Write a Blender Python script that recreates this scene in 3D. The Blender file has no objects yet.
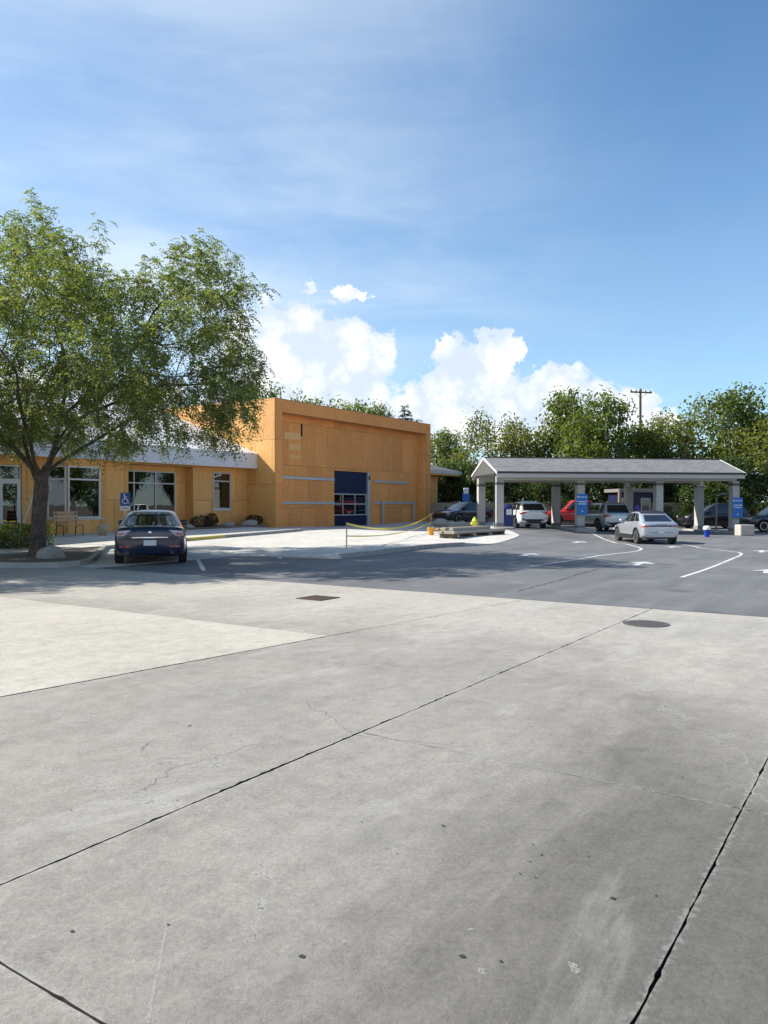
import bpy, bmesh, math, random
import numpy as np
from mathutils import Vector, Matrix, Euler

rnd = random.Random(7)
rng = np.random.default_rng(7)
S = bpy.context.scene
COL = S.collection

# ------------------------------------------------------------------ camera
FPX, HOR, EYE = 769.0, 505.0, 1.6
cam = bpy.data.cameras.new("camera")
cam.sensor_fit = 'HORIZONTAL'
cam.sensor_width = 36.0
cam.lens = 36.0 * FPX / 768.0
cam.clip_start = 0.05
cam.clip_end = 6000
PITCH = math.atan((512 - HOR) / FPX)
cam_o = bpy.data.objects.new("camera", cam)
COL.objects.link(cam_o)
cam_o.location = (0, 0, EYE)
cam_o.rotation_euler = (math.radians(90) - PITCH, 0, 0)
S.camera = cam_o

# ------------------------------------------------------------------ sun and sky
SUN_EL = math.radians(38)
SUN_H = Vector((-0.99, 0.14, 0)).normalized()
SUN_DIR = Vector((SUN_H.x * math.cos(SUN_EL), SUN_H.y * math.cos(SUN_EL), math.sin(SUN_EL)))
sun = bpy.data.lights.new("sun", 'SUN')
sun.energy = 5.0
sun.angle = math.radians(0.53)
sun.color = (1.0, 0.945, 0.86)
sun_o = bpy.data.objects.new("sun", sun)
COL.objects.link(sun_o)
sun_o.rotation_euler = (-SUN_DIR).to_track_quat('-Z', 'Y').to_euler()
sun_o.location = (-60, 10, 60)

W = bpy.data.worlds.new("World")
S.world = W
W.use_nodes = True
W.cycles.sampling_method = 'MANUAL'
W.cycles.sample_map_resolution = 256
wt = W.node_tree
wt.nodes.clear()


class NT:
    """tiny helper for node graphs"""
    def __init__(s, tree):
        s.t = tree

    def n(s, kind, **kw):
        nd = s.t.nodes.new(kind)
        for k, v in kw.items():
            if k.startswith('i_'):
                key = k[2:]
                key = int(key) if key.isdigit() else key.replace('_', ' ')
                s.put(nd.inputs[key], v)
            else:
                setattr(nd, k, v)
        return nd

    def put(s, sock, v):
        if isinstance(v, bpy.types.NodeSocket):
            s.t.links.new(v, sock)
        else:
            sock.default_value = v

    def m(s, op, a, b=None, c=None, clamp=False):
        nd = s.t.nodes.new('ShaderNodeMath')
        nd.operation = op
        nd.use_clamp = clamp
        for i, v in enumerate((a, b, c)):
            if v is not None:
                s.put(nd.inputs[i], v)
        return nd.outputs[0]

    def ss(s, x, a, b, lo=0.0, hi=1.0):
        nd = s.t.nodes.new('ShaderNodeMapRange')
        nd.interpolation_type = 'SMOOTHSTEP'
        s.put(nd.inputs[0], x)
        s.put(nd.inputs[1], a); s.put(nd.inputs[2], b)
        s.put(nd.inputs[3], lo); s.put(nd.inputs[4], hi)
        return nd.outputs[0]

    def mix(s, f, a, b, blend='MIX'):
        nd = s.t.nodes.new('ShaderNodeMix')
        nd.data_type = 'RGBA'
        nd.blend_type = blend
        s.put(nd.inputs[0], f)
        for sock, v in ((nd.inputs[6], a), (nd.inputs[7], b)):
            if isinstance(v, (tuple, list)) and len(v) == 3:
                v = (*v, 1)
            s.put(sock, v)
        return nd.outputs[2]

    def noise(s, vec, scale, detail=4, rough=0.55, dist=0.0):
        nd = s.n('ShaderNodeTexNoise')
        nd.inputs['Scale'].default_value = scale
        nd.inputs['Detail'].default_value = detail
        nd.inputs['Roughness'].default_value = rough
        nd.inputs['Distortion'].default_value = dist
        if vec is not None:
            s.t.links.new(vec, nd.inputs['Vector'])
        return nd.outputs['Fac']

    def vec(s, x, y, z):
        nd = s.n('ShaderNodeCombineXYZ')
        for i, v in enumerate((x, y, z)):
            s.put(nd.inputs[i], v)
        return nd.outputs[0]

    def mapping(s, v, scale=(1, 1, 1), rot=(0, 0, 0), loc=(0, 0, 0)):
        nd = s.n('ShaderNodeMapping')
        s.t.links.new(v, nd.inputs[0])
        nd.inputs['Scale'].default_value = scale
        nd.inputs['Rotation'].default_value = rot
        nd.inputs['Location'].default_value = loc
        return nd.outputs[0]


SKY_STRENGTH = 0.114
def build_world():
    t = NT(wt)
    sky = t.n('ShaderNodeTexSky', sky_type='NISHITA', sun_disc=False)
    sky.sun_elevation = SUN_EL
    sky.sun_rotation = math.atan2(SUN_H.x, SUN_H.y)
    sky.air_density = 1.0
    sky.dust_density = 0.25
    sky.ozone_density = 1.4
    tc = t.n('ShaderNodeTexCoord')
    sep = t.n('ShaderNodeSeparateXYZ')
    wt.links.new(tc.outputs['Generated'], sep.inputs[0])
    X, Y, Z = sep.outputs
    az = t.m('ARCTAN2', X, Y)
    el = t.m('ARCSINE', Z)
    # billowing cumulus: a set of soft mounds in direction space, broken up by noise
    v = t.vec(az, el, 0.0)
    n1 = t.noise(v, 22, 5, 0.6, 0.1)
    n2 = t.noise(v, 7, 3, 0.5)
    vor = t.n('ShaderNodeTexVoronoi', feature='F1')
    vor.inputs['Scale'].default_value = 26
    warp = t.vec(t.m('ADD', az, t.m('MULTIPLY', n1, 0.05)), t.m('ADD', el, t.m('MULTIPLY', n2, 0.05)), 0.0)
    wt.links.new(warp, vor.inputs['Vector'])
    bub = vor.outputs['Distance']
    def dirn(px, py):
        return math.atan((px - 384) / FPX), math.atan((HOR - py) / FPX * math.cos(math.atan((px - 384) / FPX)))
    lobes = [(298, 338, 58, 44), (350, 352, 50, 40), (290, 352, 62, 50), (345, 378, 62, 56), (255, 345, 40, 50), (470, 375, 52, 46), (497, 352, 30, 26), (435, 400, 50, 36),
             (400, 430, 80, 30), (560, 388, 48, 25), (590, 420, 90, 40), (312, 289, 10, 8), (352, 295, 22, 9), (250, 400, 80, 60),
             (505, 420, 60, 40), (150, 425, 90, 45), (40, 415, 80, 50), (-90, 400, 110, 50), (760, 470, 70, 20), (900, 440, 90, 36)]
    n4 = t.noise(t.mapping(v, (1, 1, 1), (0, 0, 0), (3.1, 1.7, 0)), 60, 4, 0.6)
    n5 = t.noise(t.mapping(v, (1, 1, 1), (0, 0, 0), (7.3, 4.4, 0)), 60, 4, 0.6)
    az_ = t.m('ADD', az, t.m('MULTIPLY', t.m('SUBTRACT', n4, 0.5), 0.05))
    el_ = t.m('ADD', el, t.m('MULTIPLY', t.m('SUBTRACT', n5, 0.5), 0.04))
    f = None
    for (px, py, rx, ry) in lobes:
        a0, e0 = dirn(px, py)
        ra, re = rx / FPX, ry / FPX
        da = t.m('DIVIDE', t.m('SUBTRACT', az_, a0), ra)
        de = t.m('DIVIDE', t.m('SUBTRACT', el_, e0), re)
        r2 = t.m('ADD', t.m('MULTIPLY', da, da), t.m('MULTIPLY', de, de))
        g = t.m('SUBTRACT', 1.0, t.m('SQRT', r2))
        f = g if f is None else t.m('SMOOTH_MAX', f, g, 0.25)
    n3 = t.noise(v, 75, 4, 0.62)
    # unseen ring of similar heaped cloud, added to raise and whiten the ambient light
    ring = t.noise(t.vec(t.m('MULTIPLY', X, 2.6), t.m('MULTIPLY', Y, 2.6), t.m('MULTIPLY', Z, 1.6)), 1.0, 3, 0.5)
    rg = t.m('SUBTRACT', t.m('MULTIPLY', t.m('SUBTRACT', ring, 0.34), 3.4), t.m('MULTIPLY', t.m('ABSOLUTE', t.m('SUBTRACT', el_, 0.10)), 4.2))
    rg = t.m('SUBTRACT', rg, t.ss(t.m('ABSOLUTE', az), 1.05, 0.75, 0.0, 3.0))
    f = t.m('SMOOTH_MAX', f, rg, 0.25)
    fld = t.m('ADD', f, t.m('MULTIPLY', t.m('SUBTRACT', n1, 0.5), 0.95))
    fld = t.m('ADD', fld, t.m('MULTIPLY', t.m('SUBTRACT', n3, 0.55), 0.8))
    fld = t.m('ADD', fld, t.m('MULTIPLY', t.m('SUBTRACT', 0.35, bub), 0.45))
    cum = t.ss(fld, -0.05, 0.19)
    # thin high cirrus on a flat layer
    zz = t.m('ADD', t.m('MAXIMUM', Z, 0.0), 0.12)
    pv = t.vec(t.m('DIVIDE', X, zz), t.m('DIVIDE', Y, zz), 0.0)
    pv2 = t.mapping(pv, (0.6, 1.25, 1), (0, 0, math.radians(-38)), (-2.2, 1.4, 0))
    c1 = t.noise(pv2, 1.0, 7, 0.60, 0.45)
    c2 = t.noise(pv2, 0.45, 3, 0.5, 0.5)
    cir = t.m('MULTIPLY', t.ss(c1, 0.36, 0.74), t.ss(c2, 0.36, 0.58, 0.25, 1.0))
    c3 = t.noise(t.mapping(pv, (1.3, 0.35, 1), (0, 0, math.radians(25)), (5, 1, 0)), 1.1, 6, 0.6, 0.6)
    cir = t.m('ADD', t.m('MULTIPLY', cir, 0.62), t.m('ADD', 0.14, t.m('MULTIPLY', t.ss(c3, 0.45, 0.85), 0.30)), clamp=True)
    drift = t.m('ADD', az, t.m('MULTIPLY', t.m('SUBTRACT', c2, 0.5), 0.6))
    cir = t.m('MULTIPLY', cir, t.ss(drift, 0.40, -0.30, 0.05, 1.15))
    hz = t.ss(el, 0.55, 0.0, 0.0, 1.0)
    veil = t.m('MULTIPLY', hz, 0.24)
    cir = t.m('ADD', cir, veil, clamp=True)
    blue = t.mix(1.0, sky.outputs[0], (0.60, 0.87, 1.03), 'MULTIPLY')
    white = (4.9, 5.6, 6.3)
    c = t.mix(cir, blue, white)
    # puffs: bright tops, pale blue-grey hollows
    hol = t.noise(v, 13, 5, 0.55, 0.4)
    shade = t.ss(t.m('ADD', t.m('MULTIPLY', bub, 0.35), t.m('ADD', t.m('MULTIPLY', hol, 0.8), t.m('MULTIPLY', n3, 0.3))), 0.50, 0.86)
    ccol = t.mix(shade, (7.0, 7.0, 7.0), (4.3, 4.9, 5.6))
    c = t.mix(t.m('MULTIPLY', cum, 0.95), c, ccol)
    bg = t.n('ShaderNodeBackground')
    bg.inputs['Strength'].default_value = SKY_STRENGTH
    wt.links.new(c, bg.inputs['Color'])
    out = t.n('ShaderNodeOutputWorld')
    wt.links.new(bg.outputs[0], out.inputs['Surface'])
build_world()

# ------------------------------------------------------------------ exposure
S.view_settings.view_transform = 'Standard'
S.view_settings.look = 'None'
S.view_settings.exposure = 0.65
S.view_settings.gamma = 1.0
S.view_settings.use_curve_mapping = False
try:
    S.cycles.use_denoising = True
    S.cycles.max_bounces = 6
    S.cycles.diffuse_bounces = 3
    S.cycles.glossy_bounces = 3
    S.cycles.transparent_max_bounces = 12
    S.cycles.sample_clamp_indirect = 6.0
except Exception:
    pass

# ------------------------------------------------------------------ lot axes and terrain
EX, EY = 0.555, 0.832                       # e runs along the building front, away from the street
EL = math.hypot(EX, EY); EX /= EL; EY /= EL
def em(e, m, z=None):
    x, y = e * EX + m * EY, e * EY - m * EX
    return (x, y, h(x, y) if z is None else z)
def to_em(x, y):
    return x * EX + y * EY, x * EY - y * EX
CTRL = np.array([(-6, 20, 0), (-10.4, 23.5, .05), (-14, 33, .22), (-6, 42, .35), (-11, 38, .28), (3.4, 56, .4), (-1, 22, .05), (1.8, 27, .12),
                 (6.6, 44, .25), (21, 46, -.12), (13, 38.5, -.32), (6, 28, -.03), (9, 22, -.1), (20, 36, -.25), (9, 47, .2), (4, 36, .2),
                 (14, 47, 0.0), (0, 70, .4), (20, 60, 0.0), (-25, 30, .15), (-20, 15, .0), (30, 30, -.2), (40, 50, -.1), (10, 14, -.02), (16, 30, -.28),
                 (-30, 60, .4), (60, 80, 0), (-70, 40, 0.2), (0, 130, .2)], float)
def smooth(a, b, x):
    t = min(1.0, max(0.0, (x - a) / (b - a)))      # edges may descend
    return t * t * (3 - 2 * t)
def h(x, y):
    e = x * EX + y * EY
    k = smooth(12.4, 20.0, e)
    if k == 0.0:
        return 0.0
    d2 = (CTRL[:, 0] - x) ** 2 + (CTRL[:, 1] - y) ** 2 + 4.0
    w = d2 ** -1.6
    return float((w * CTRL[:, 2]).sum() / w.sum()) * k
def at(px, py, dz=0.0):
    """ground point seen at a pixel of the photograph (surveying aid: result is a fixed place on the terrain)"""
    c, s_ = math.cos(-PITCH), math.sin(-PITCH)
    a, b = (px - 384) / FPX, (512 - py) / FPX
    d = (a, c - b * s_, s_ + b * c)
    z = 0.0
    for _ in range(12):
        k = (z + dz - EYE) / d[2]
        x, y = a * k, d[1] * k
        z = h(x, y)
    return x, y, z + dz

# ------------------------------------------------------------------ object helpers
def link(o, parent=None, label=None, cat=None, group=None, kind=None):
    COL.objects.link(o)
    if parent is not None:
        o.parent = parent
    for k, v in (('label', label), ('category', cat), ('group', group), ('kind', kind)):
        if v:
            o[k] = v
    return o
def empty(name, loc, rz=0.0, label=None, cat=None, group=None):
    o = bpy.data.objects.new(name, None)
    o.empty_display_size = 0.3
    o.location = loc
    o.rotation_euler = (0, 0, rz)
    return link(o, None, label, cat, group)
def copy_tree(o, parent=None):
    c = o.copy()
    COL.objects.link(c)
    c.parent = parent
    for ch in list(o.children):
        copy_tree(ch, c)
    return c


class MB:
    """collects geometry; build() links it as one mesh object"""
    def __init__(s):
        s.v, s.f, s.mi = [], [], []

    def add(s, verts, faces, mi=0):
        b = len(s.v)
        s.v.extend([tuple(p) for p in verts])
        for f in faces:
            s.f.append([b + i for i in f])
            s.mi.append(mi)
        return s

    def box(s, x0, x1, y0, y1, z0, z1, mi=0, ch=0.0, M=None):
        if ch > 0:
            c = min(ch, (x1 - x0) * .45, (y1 - y0) * .45, (z1 - z0) * .45)
            bm = bmesh.new()
            bmesh.ops.create_cube(bm, size=1)
            for v in bm.verts:
                v.co = Vector(((x0 + x1) / 2 + v.co.x * (x1 - x0), (y0 + y1) / 2 + v.co.y * (y1 - y0), (z0 + z1) / 2 + v.co.z * (z1 - z0)))
            bmesh.ops.bevel(bm, geom=bm.edges[:], offset=c, segments=1, affect='EDGES')
            return s.bm(bm, mi, M)
        v = [(x0, y0, z0), (x1, y0, z0), (x1, y1, z0), (x0, y1, z0), (x0, y0, z1), (x1, y0, z1), (x1, y1, z1), (x0, y1, z1)]
        if M is not None:
            v = [M @ Vector(p) for p in v]
        return s.add(v, [(3, 2, 1, 0), (4, 5, 6, 7), (0, 1, 5, 4), (1, 2, 6, 5), (2, 3, 7, 6), (3, 0, 4, 7)], mi)

    def bm(s, bm, mi=0, M=None):
        bm.verts.index_update()
        vs = [(M @ v.co) if M is not None else v.co.copy() for v in bm.verts]
        fs = [[v.index for v in f.verts] for f in bm.faces]
        bm.free()
        return s.add(vs, fs, mi)

    def prism(s, poly, z0, z1, mi=0):
        n = len(poly)
        v = [(x, y, z0) for x, y in poly] + [(x, y, z1) for x, y in poly]
        f = [tuple(range(n - 1, -1, -1)), tuple(range(n, 2 * n))]
        f += [(i, (i + 1) % n, n + (i + 1) % n, n + i) for i in range(n)]
        return s.add(v, f, mi)

    def tube(s, pts, r, n=8, mi=0, cap=True):
        pts = [Vector(p) for p in pts]
        rs = r if isinstance(r, (list, tuple)) else [r] * len(pts)
        V, F = [], []
        up = Vector((0, 0, 1))
        for i, p in enumerate(pts):
            d = (pts[min(i + 1, len(pts) - 1)] - pts[max(i - 1, 0)])
            d = d.normalized() if d.length > 1e-9 else Vector((0, 0, 1))
            a = d.cross(up if abs(d.z) < .95 else Vector((1, 0, 0))).normalized()
            b = d.cross(a)
            for k in range(n):
                t = 2 * math.pi * k / n
                V.append(p + a * math.cos(t) * rs[i] + b * math.sin(t) * rs[i])
        for i in range(len(pts) - 1):
            for k in range(n):
                q = (k + 1) % n
                F.append((i * n + k, (i + 1) * n + k, (i + 1) * n + q, i * n + q))
        if cap:
            F.append(tuple(range(n)))
            F.append(tuple(range(len(V) - 1, len(V) - n - 1, -1)))
        return s.add(V, F, mi)

    def lathe(s, prof, n=16, mi=0, M=None):
        V, F = [], []
        for (r, z) in prof:
            for k in range(n):
                t = 2 * math.pi * k / n
                V.append(Vector((r * math.cos(t), r * math.sin(t), z)))
        for i in range(len(prof) - 1):
            for k in range(n):
                q = (k + 1) % n
                F.append((i * n + k, i * n + q, (i + 1) * n + q, (i + 1) * n + k))
        F.append(tuple(range(n - 1, -1, -1)))
        F.append(tuple(range(len(V) - n, len(V))))
        if M is not None:
            V = [M @ p for p in V]
        return s.add(V, F, mi)

    def mesh(s, name, mats, smooth_angle=None):
        me = bpy.data.meshes.new(name)
        me.from_pydata(s.v, [], s.f)
        for m_ in (mats if isinstance(mats, (list, tuple)) else [mats]):
            me.materials.append(m_)
        if any(s.mi):
            me.polygons.foreach_set('material_index', s.mi)
        me.update()
        bm = bmesh.new()
        bm.from_mesh(me)
        bmesh.ops.recalc_face_normals(bm, faces=bm.faces[:])
        bm.to_mesh(me)
        bm.free()
        if smooth_angle is not None:
            me.shade_smooth()
            me.set_sharp_from_angle(angle=math.radians(smooth_angle))
        return me

    def build(s, name, mats, parent=None, smooth_angle=None, **kw):
        o = bpy.data.objects.new(name, s.mesh(name, mats, smooth_angle))
        return link(o, parent, **kw)

# ------------------------------------------------------------------ materials
MATS = {}
def P(name, col, rough=0.6, metal=0.0, var=0.12, vs=4.0, bump=0.0, bs=60.0, objvar=0.0, spec=0.5, coat=0.0, tint=None, dirt=None, coords='Object'):
    """principled material: base colour broken up by two noises, fine relief, a per-object shift, optional dirt patches"""
    if name in MATS:
        return MATS[name]
    m = bpy.data.materials.new(name)
    m.use_nodes = True
    t = NT(m.node_tree)
    b = m.node_tree.nodes['Principled BSDF']
    tc = t.n('ShaderNodeTexCoord')
    co = tc.outputs[coords]
    c = (*col, 1)
    if var > 0:
        n1 = t.noise(co, vs, 5, 0.6)
        n2 = t.noise(co, vs * 7.3, 3, 0.6)
        k = t.m('ADD', t.m('MULTIPLY', n1, 1.3), t.m('MULTIPLY', n2, 0.7))
        k = t.m('ADD', 1.0 - var, t.m('MULTIPLY', k, var))
        if objvar:
            oi = t.n('ShaderNodeObjectInfo')
            k = t.m('MULTIPLY', k, t.m('ADD', 1 - objvar, t.m('MULTIPLY', oi.outputs['Random'], 2 * objvar)))
        g = t.vec(k, k, k)
        cc = t.mix(1.0, c, g, 'MULTIPLY')
    else:
        cc = None
    if dirt:
        dn = t.noise(co, dirt[1], 6, 0.65, 0.3)
        cc = t.mix(t.ss(dn, 0.5, 0.72, 0, dirt[2]), cc if cc is not None else c, dirt[0])
    if cc is not None:
        m.node_tree.links.new(cc, b.inputs['Base Color'])
    else:
        b.inputs['Base Color'].default_value = c
    b.inputs['Metallic'].default_value = metal
    b.inputs['Specular IOR Level'].default_value = spec
    b.inputs['Coat Weight'].default_value = coat
    b.inputs['Coat Roughness'].default_value = 0.04
    rn = t.noise(co, vs * 2.1, 3)
    m.node_tree.links.new(t.m('ADD', rough - 0.06, t.m('MULTIPLY', rn, 0.12), clamp=True), b.inputs['Roughness'])
    if bump > 0:
        bn = t.n('ShaderNodeBump')
        bn.inputs['Strength'].default_value = 1.0
        bn.inputs['Distance'].default_value = bump
        m.node_tree.links.new(t.noise(co, bs, 5, 0.65), bn.inputs['Height'])
        m.node_tree.links.new(bn.outputs[0], b.inputs['Normal'])
    MATS[name] = m
    return m

def mat_osb(name, c0, c1, cw):
    m = bpy.data.materials.new(name); m.use_nodes = True
    t = NT(m.node_tree); L = m.node_tree.links
    b = m.node_tree.nodes['Principled BSDF']
    tc = t.n('ShaderNodeTexCoord'); oi = t.n('ShaderNodeObjectInfo')
    off = t.m('MULTIPLY', oi.outputs['Random'], 40.0)
    sp = t.n('ShaderNodeVectorMath', operation='ADD')
    L.new(tc.outputs['Object'], sp.inputs[0]); L.new(t.vec(off, off, off), sp.inputs[1])
    v = sp.outputs[0]
    vo = t.n('ShaderNodeTexVoronoi'); vo.inputs['Scale'].default_value = 1.0
    L.new(t.mapping(v, (9, 9, 22), (0.3, 0.2, 0.4)), vo.inputs['Vector'])
    chip = t.n('ShaderNodeSeparateColor'); L.new(vo.outputs['Color'], chip.inputs[0])
    vo2 = t.n('ShaderNodeTexVoronoi'); L.new(t.mapping(v, (26, 26, 8), (0.5, 0.1, -0.5)), vo2.inputs['Vector']); vo2.inputs['Scale'].default_value = 1.0
    chip2 = t.n('ShaderNodeSeparateColor'); L.new(vo2.outputs['Color'], chip2.inputs[0])
    big = t.noise(v, 0.7, 5, 0.6)
    wet = t.noise(t.mapping(v, (2.2, 2.2, 0.35)), 1.0, 5, 0.6, 0.3)
    k = t.m('ADD', t.m('MULTIPLY', chip.outputs[0], 0.26), t.m('MULTIPLY', chip2.outputs[1], 0.20))
    k = t.m('ADD', t.m('ADD', k, 0.16), t.m('MULTIPLY', big, 0.34))
    c = t.mix(k, c0, c1)
    c = t.mix(t.ss(wet, 0.52, 0.75, 0, 0.25), c, cw)
    rv = t.m('ADD', 0.89, t.m('MULTIPLY', oi.outputs['Random'], 0.22))
    c = t.mix(1.0, c, t.vec(rv, rv, rv), 'MULTIPLY')
    L.new(c, b.inputs['Base Color'])
    b.inputs['Roughness'].default_value = 0.75
    bn = t.n('ShaderNodeBump'); bn.inputs['Distance'].default_value = 0.004
    L.new(k, bn.inputs['Height']); L.new(bn.outputs[0], b.inputs['Normal'])
    return m

def mat_concrete(name, use_tint=True, base=(0.42, 0.405, 0.375), wear=True):
    """weathered slab concrete: cloudy tone, grain, pits, pale scuffs, dark drips; each slab's own tone from its object colour"""
    m = bpy.data.materials.new(name); m.use_nodes = True
    t = NT(m.node_tree); L = m.node_tree.links
    b = m.node_tree.nodes['Principled BSDF']
    g = t.n('ShaderNodeNewGeometry'); pos = g.outputs['Position']
    oi = t.n('ShaderNodeObjectInfo')
    c = oi.outputs['Color'] if use_tint else (*base, 1)
    rot = t.mapping(pos, (1, 1, 1), (0, 0, math.radians(-56.3)))
    cloud = t.noise(pos, 0.55, 6, 0.62, 0.4)
    cloud2 = t.noise(t.mapping(rot, (1.2, 3.6, 1)), 1.1, 6, 0.62, 0.3)
    fine = t.noise(pos, 38, 6, 0.75)
    grit = t.noise(pos, 210, 3, 0.8)
    mid_ = t.noise(pos, 6.5, 6, 0.7, 0.5)
    k = t.m('ADD', -1.42, t.m('MULTIPLY', cloud, 0.60))
    grain = t.noise(pos, 95, 4, 0.8)
    k = t.m('ADD', k, t.m('MULTIPLY', grain, 0.7))
    k = t.m('ADD', k, t.m('MULTIPLY', cloud2, 0.40))
    k = t.m('ADD', k, t.m('MULTIPLY', mid_, 0.75))
    k = t.m('ADD', k, t.m('MULTIPLY', fine, 1.05))
    k = t.m('ADD', k, t.m('MULTIPLY', grit, 1.05))
    broom = t.noise(t.mapping(rot, (2.5, 60, 1)), 1.0, 4, 0.7)
    k = t.m('ADD', k, t.m('MULTIPLY', broom, 0.30))
    c = t.mix(1.0, c, t.vec(k, k, k), 'MULTIPLY')
    # pale scuffs with a drag direction, only in patches
    sc = t.noise(t.mapping(rot, (26, 3.5, 1), (0, 0, 0.5)), 1.0, 5, 0.7, 1.0)
    pm = t.noise(pos, 0.8, 3, 0.5)
    sc = t.m('MULTIPLY', t.ss(sc, 0.60, 0.74), t.ss(pm, 0.46, 0.62))
    c = t.mix(t.m('MULTIPLY', sc, 0.5), c, (0.50, 0.485, 0.45))
    # small dark pits and drips
    vo = t.n('ShaderNodeTexVoronoi'); vo.inputs['Scale'].default_value = 9.0; L.new(pos, vo.inputs['Vector'])
    pit = t.m('MULTIPLY', t.ss(vo.outputs['Distance'], 0.10, 0.05), t.ss(t.noise(pos, 1.6, 3), 0.56, 0.64))
    c = t.mix(t.m('MULTIPLY', pit, 0.55), c, (0.09, 0.085, 0.08))
    if wear:
        sp_ = t.n('ShaderNodeSeparateXYZ'); L.new(rot, sp_.inputs[0])
        run = t.m('ADD', sp_.outputs[0], t.m('MULTIPLY', t.m('SUBTRACT', t.noise(pos, 0.45, 5, 0.6, 0.6), 0.5), 7.0))
        gr_ = t.ss(run, 2.6, 10.5, 0.36, 1.0)
        gr_ = t.m('MAXIMUM', gr_, t.ss(t.m('ADD', sp_.outputs[1], t.m('MULTIPLY', t.m('SUBTRACT', cloud2, 0.5), 0.9)), 0.8, 2.4, 0.37, 0.74))
        c = t.mix(1.0, c, t.vec(gr_, gr_, t.m('MULTIPLY', gr_, 1.0)), 'MULTIPLY')
        st = t.noise(pos, 0.32, 5, 0.6, 0.8)
        c = t.mix(t.ss(st, 0.52, 0.70, 0, 0.28), c, (0.20, 0.20, 0.195))
        st2 = t.noise(t.mapping(rot, (0.5, 1.5, 1), (0, 0, 0), (3, 7, 0)), 0.9, 6, 0.65, 0.5)
        c = t.mix(t.ss(st2, 0.55, 0.68, 0, 0.22), c, (0.55, 0.53, 0.49))
    if wear:
        # chipped, dusty slab edges: pale crumbs along the joints
        ex_, my_ = sp_.outputs[0], sp_.outputs[1]
        dj = None
        for src, val in ((my_, 3.13), (my_, 0.67), (ex_, 1.48)):
            q = t.m('ABSOLUTE', t.m('SUBTRACT', src, val))
            dj = q if dj is None else t.m('MINIMUM', dj, q)
        jn = t.noise(pos, 24, 5, 0.7)
        edge = t.ss(t.m('ADD', dj, t.m('MULTIPLY', t.m('SUBTRACT', jn, 0.5), 0.16)), 0.024, 0.0, 0.0, 0.24)
        c = t.mix(edge, c, (0.50, 0.485, 0.445))
        # crazing: pale-lipped hairlines in patches
        wv = t.n('ShaderNodeVectorMath', operation='ADD')
        L.new(pos, wv.inputs[0]); L.new(t.vec(t.m('MULTIPLY', t.noise(pos, 2.3, 5, 0.65), 0.9), t.m('MULTIPLY', t.noise(t.mapping(pos, (1, 1, 1), (0, 0, 0), (9, 4, 0)), 2.3, 5, 0.65), 0.9), 0.0), wv.inputs[1])
        ve = t.n('ShaderNodeTexVoronoi', feature='DISTANCE_TO_EDGE'); ve.inputs['Scale'].default_value = 0.75; L.new(wv.outputs[0], ve.inputs['Vector'])
        pt = t.ss(t.noise(pos, 0.6, 3, 0.5, 0.4), 0.47, 0.60)
        c = t.mix(t.m('MULTIPLY', t.ss(ve.outputs['Distance'], 0.018, 0.003, 0, 0.30), pt), c, (0.50, 0.485, 0.445))
        c = t.mix(t.m('MULTIPLY', t.ss(ve.outputs['Distance'], 0.004, 0.001, 0, 0.75), pt), c, (0.09, 0.085, 0.08))
    L.new(c, b.inputs['Base Color'])
    b.inputs['Roughness'].default_value = 0.82
    b.inputs['Specular IOR Level'].default_value = 0.35
    hgt = t.m('ADD', t.m('MULTIPLY', fine, 0.7), t.m('SUBTRACT', t.m('MULTIPLY', grit, 0.35), t.m('MULTIPLY', pit, 1.2)))
    bn = t.n('ShaderNodeBump'); bn.inputs['Distance'].default_value = 0.007; bn.inputs['Strength'].default_value = 1.0
    L.new(hgt, bn.inputs['Height']); L.new(bn.outputs[0], b.inputs['Normal'])
    return m

def mat_asphalt():
    m = bpy.data.materials.new('asphalt'); m.use_nodes = True
    t = NT(m.node_tree); L = m.node_tree.links
    b = m.node_tree.nodes['Principled BSDF']
    g = t.n('ShaderNodeNewGeometry'); pos = g.outputs['Position']
    rot = t.mapping(pos, (1, 1, 1), (0, 0, math.radians(-56.3)))
    a = t.noise(pos, 0.35, 6, 0.6, 0.5); s_ = t.noise(t.mapping(rot, (0.25, 2.2, 1)), 1.0, 5, 0.6, 0.3)
    gr = t.noise(pos, 120, 3, 0.8); f = t.noise(pos, 12, 5, 0.7)
    k = t.m('ADD', t.m('MULTIPLY', a, 0.5), t.m('ADD', t.m('MULTIPLY', s_, 0.45), t.m('MULTIPLY', f, 0.25)))
    c = t.mix(t.ss(k, 0.35, 0.85), (0.095, 0.097, 0.100), (0.185, 0.186, 0.187))
    c = t.mix(t.ss(gr, 0.5, 0.75, 0, 0.35), c, (0.25, 0.25, 0.25))
    dust = t.noise(pos, 0.9, 6, 0.65, 0.6)
    c = t.mix(t.ss(dust, 0.54, 0.74, 0, 0.45), c, (0.28, 0.27, 0.255))
    # old oil drips and patched seams
    vo = t.n('ShaderNodeTexVoronoi'); vo.inputs['Scale'].default_value = 0.55; L.new(pos, vo.inputs['Vector'])
    oil = t.m('MULTIPLY', t.ss(t.m('ADD', vo.outputs['Distance'], t.m('MULTIPLY', f, 0.25)), 0.36, 0.18, 0, 0.55), t.ss(t.noise(pos, 0.25, 2), 0.46, 0.56))
    c = t.mix(oil, c, (0.045, 0.045, 0.047))
    L.new(c, b.inputs['Base Color'])
    b.inputs['Roughness'].default_value = 0.8
    bn = t.n('ShaderNodeBump'); bn.inputs['Distance'].default_value = 0.006
    L.new(t.m('ADD', gr, f), bn.inputs['Height']); L.new(bn.outputs[0], b.inputs['Normal'])
    return m

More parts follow.
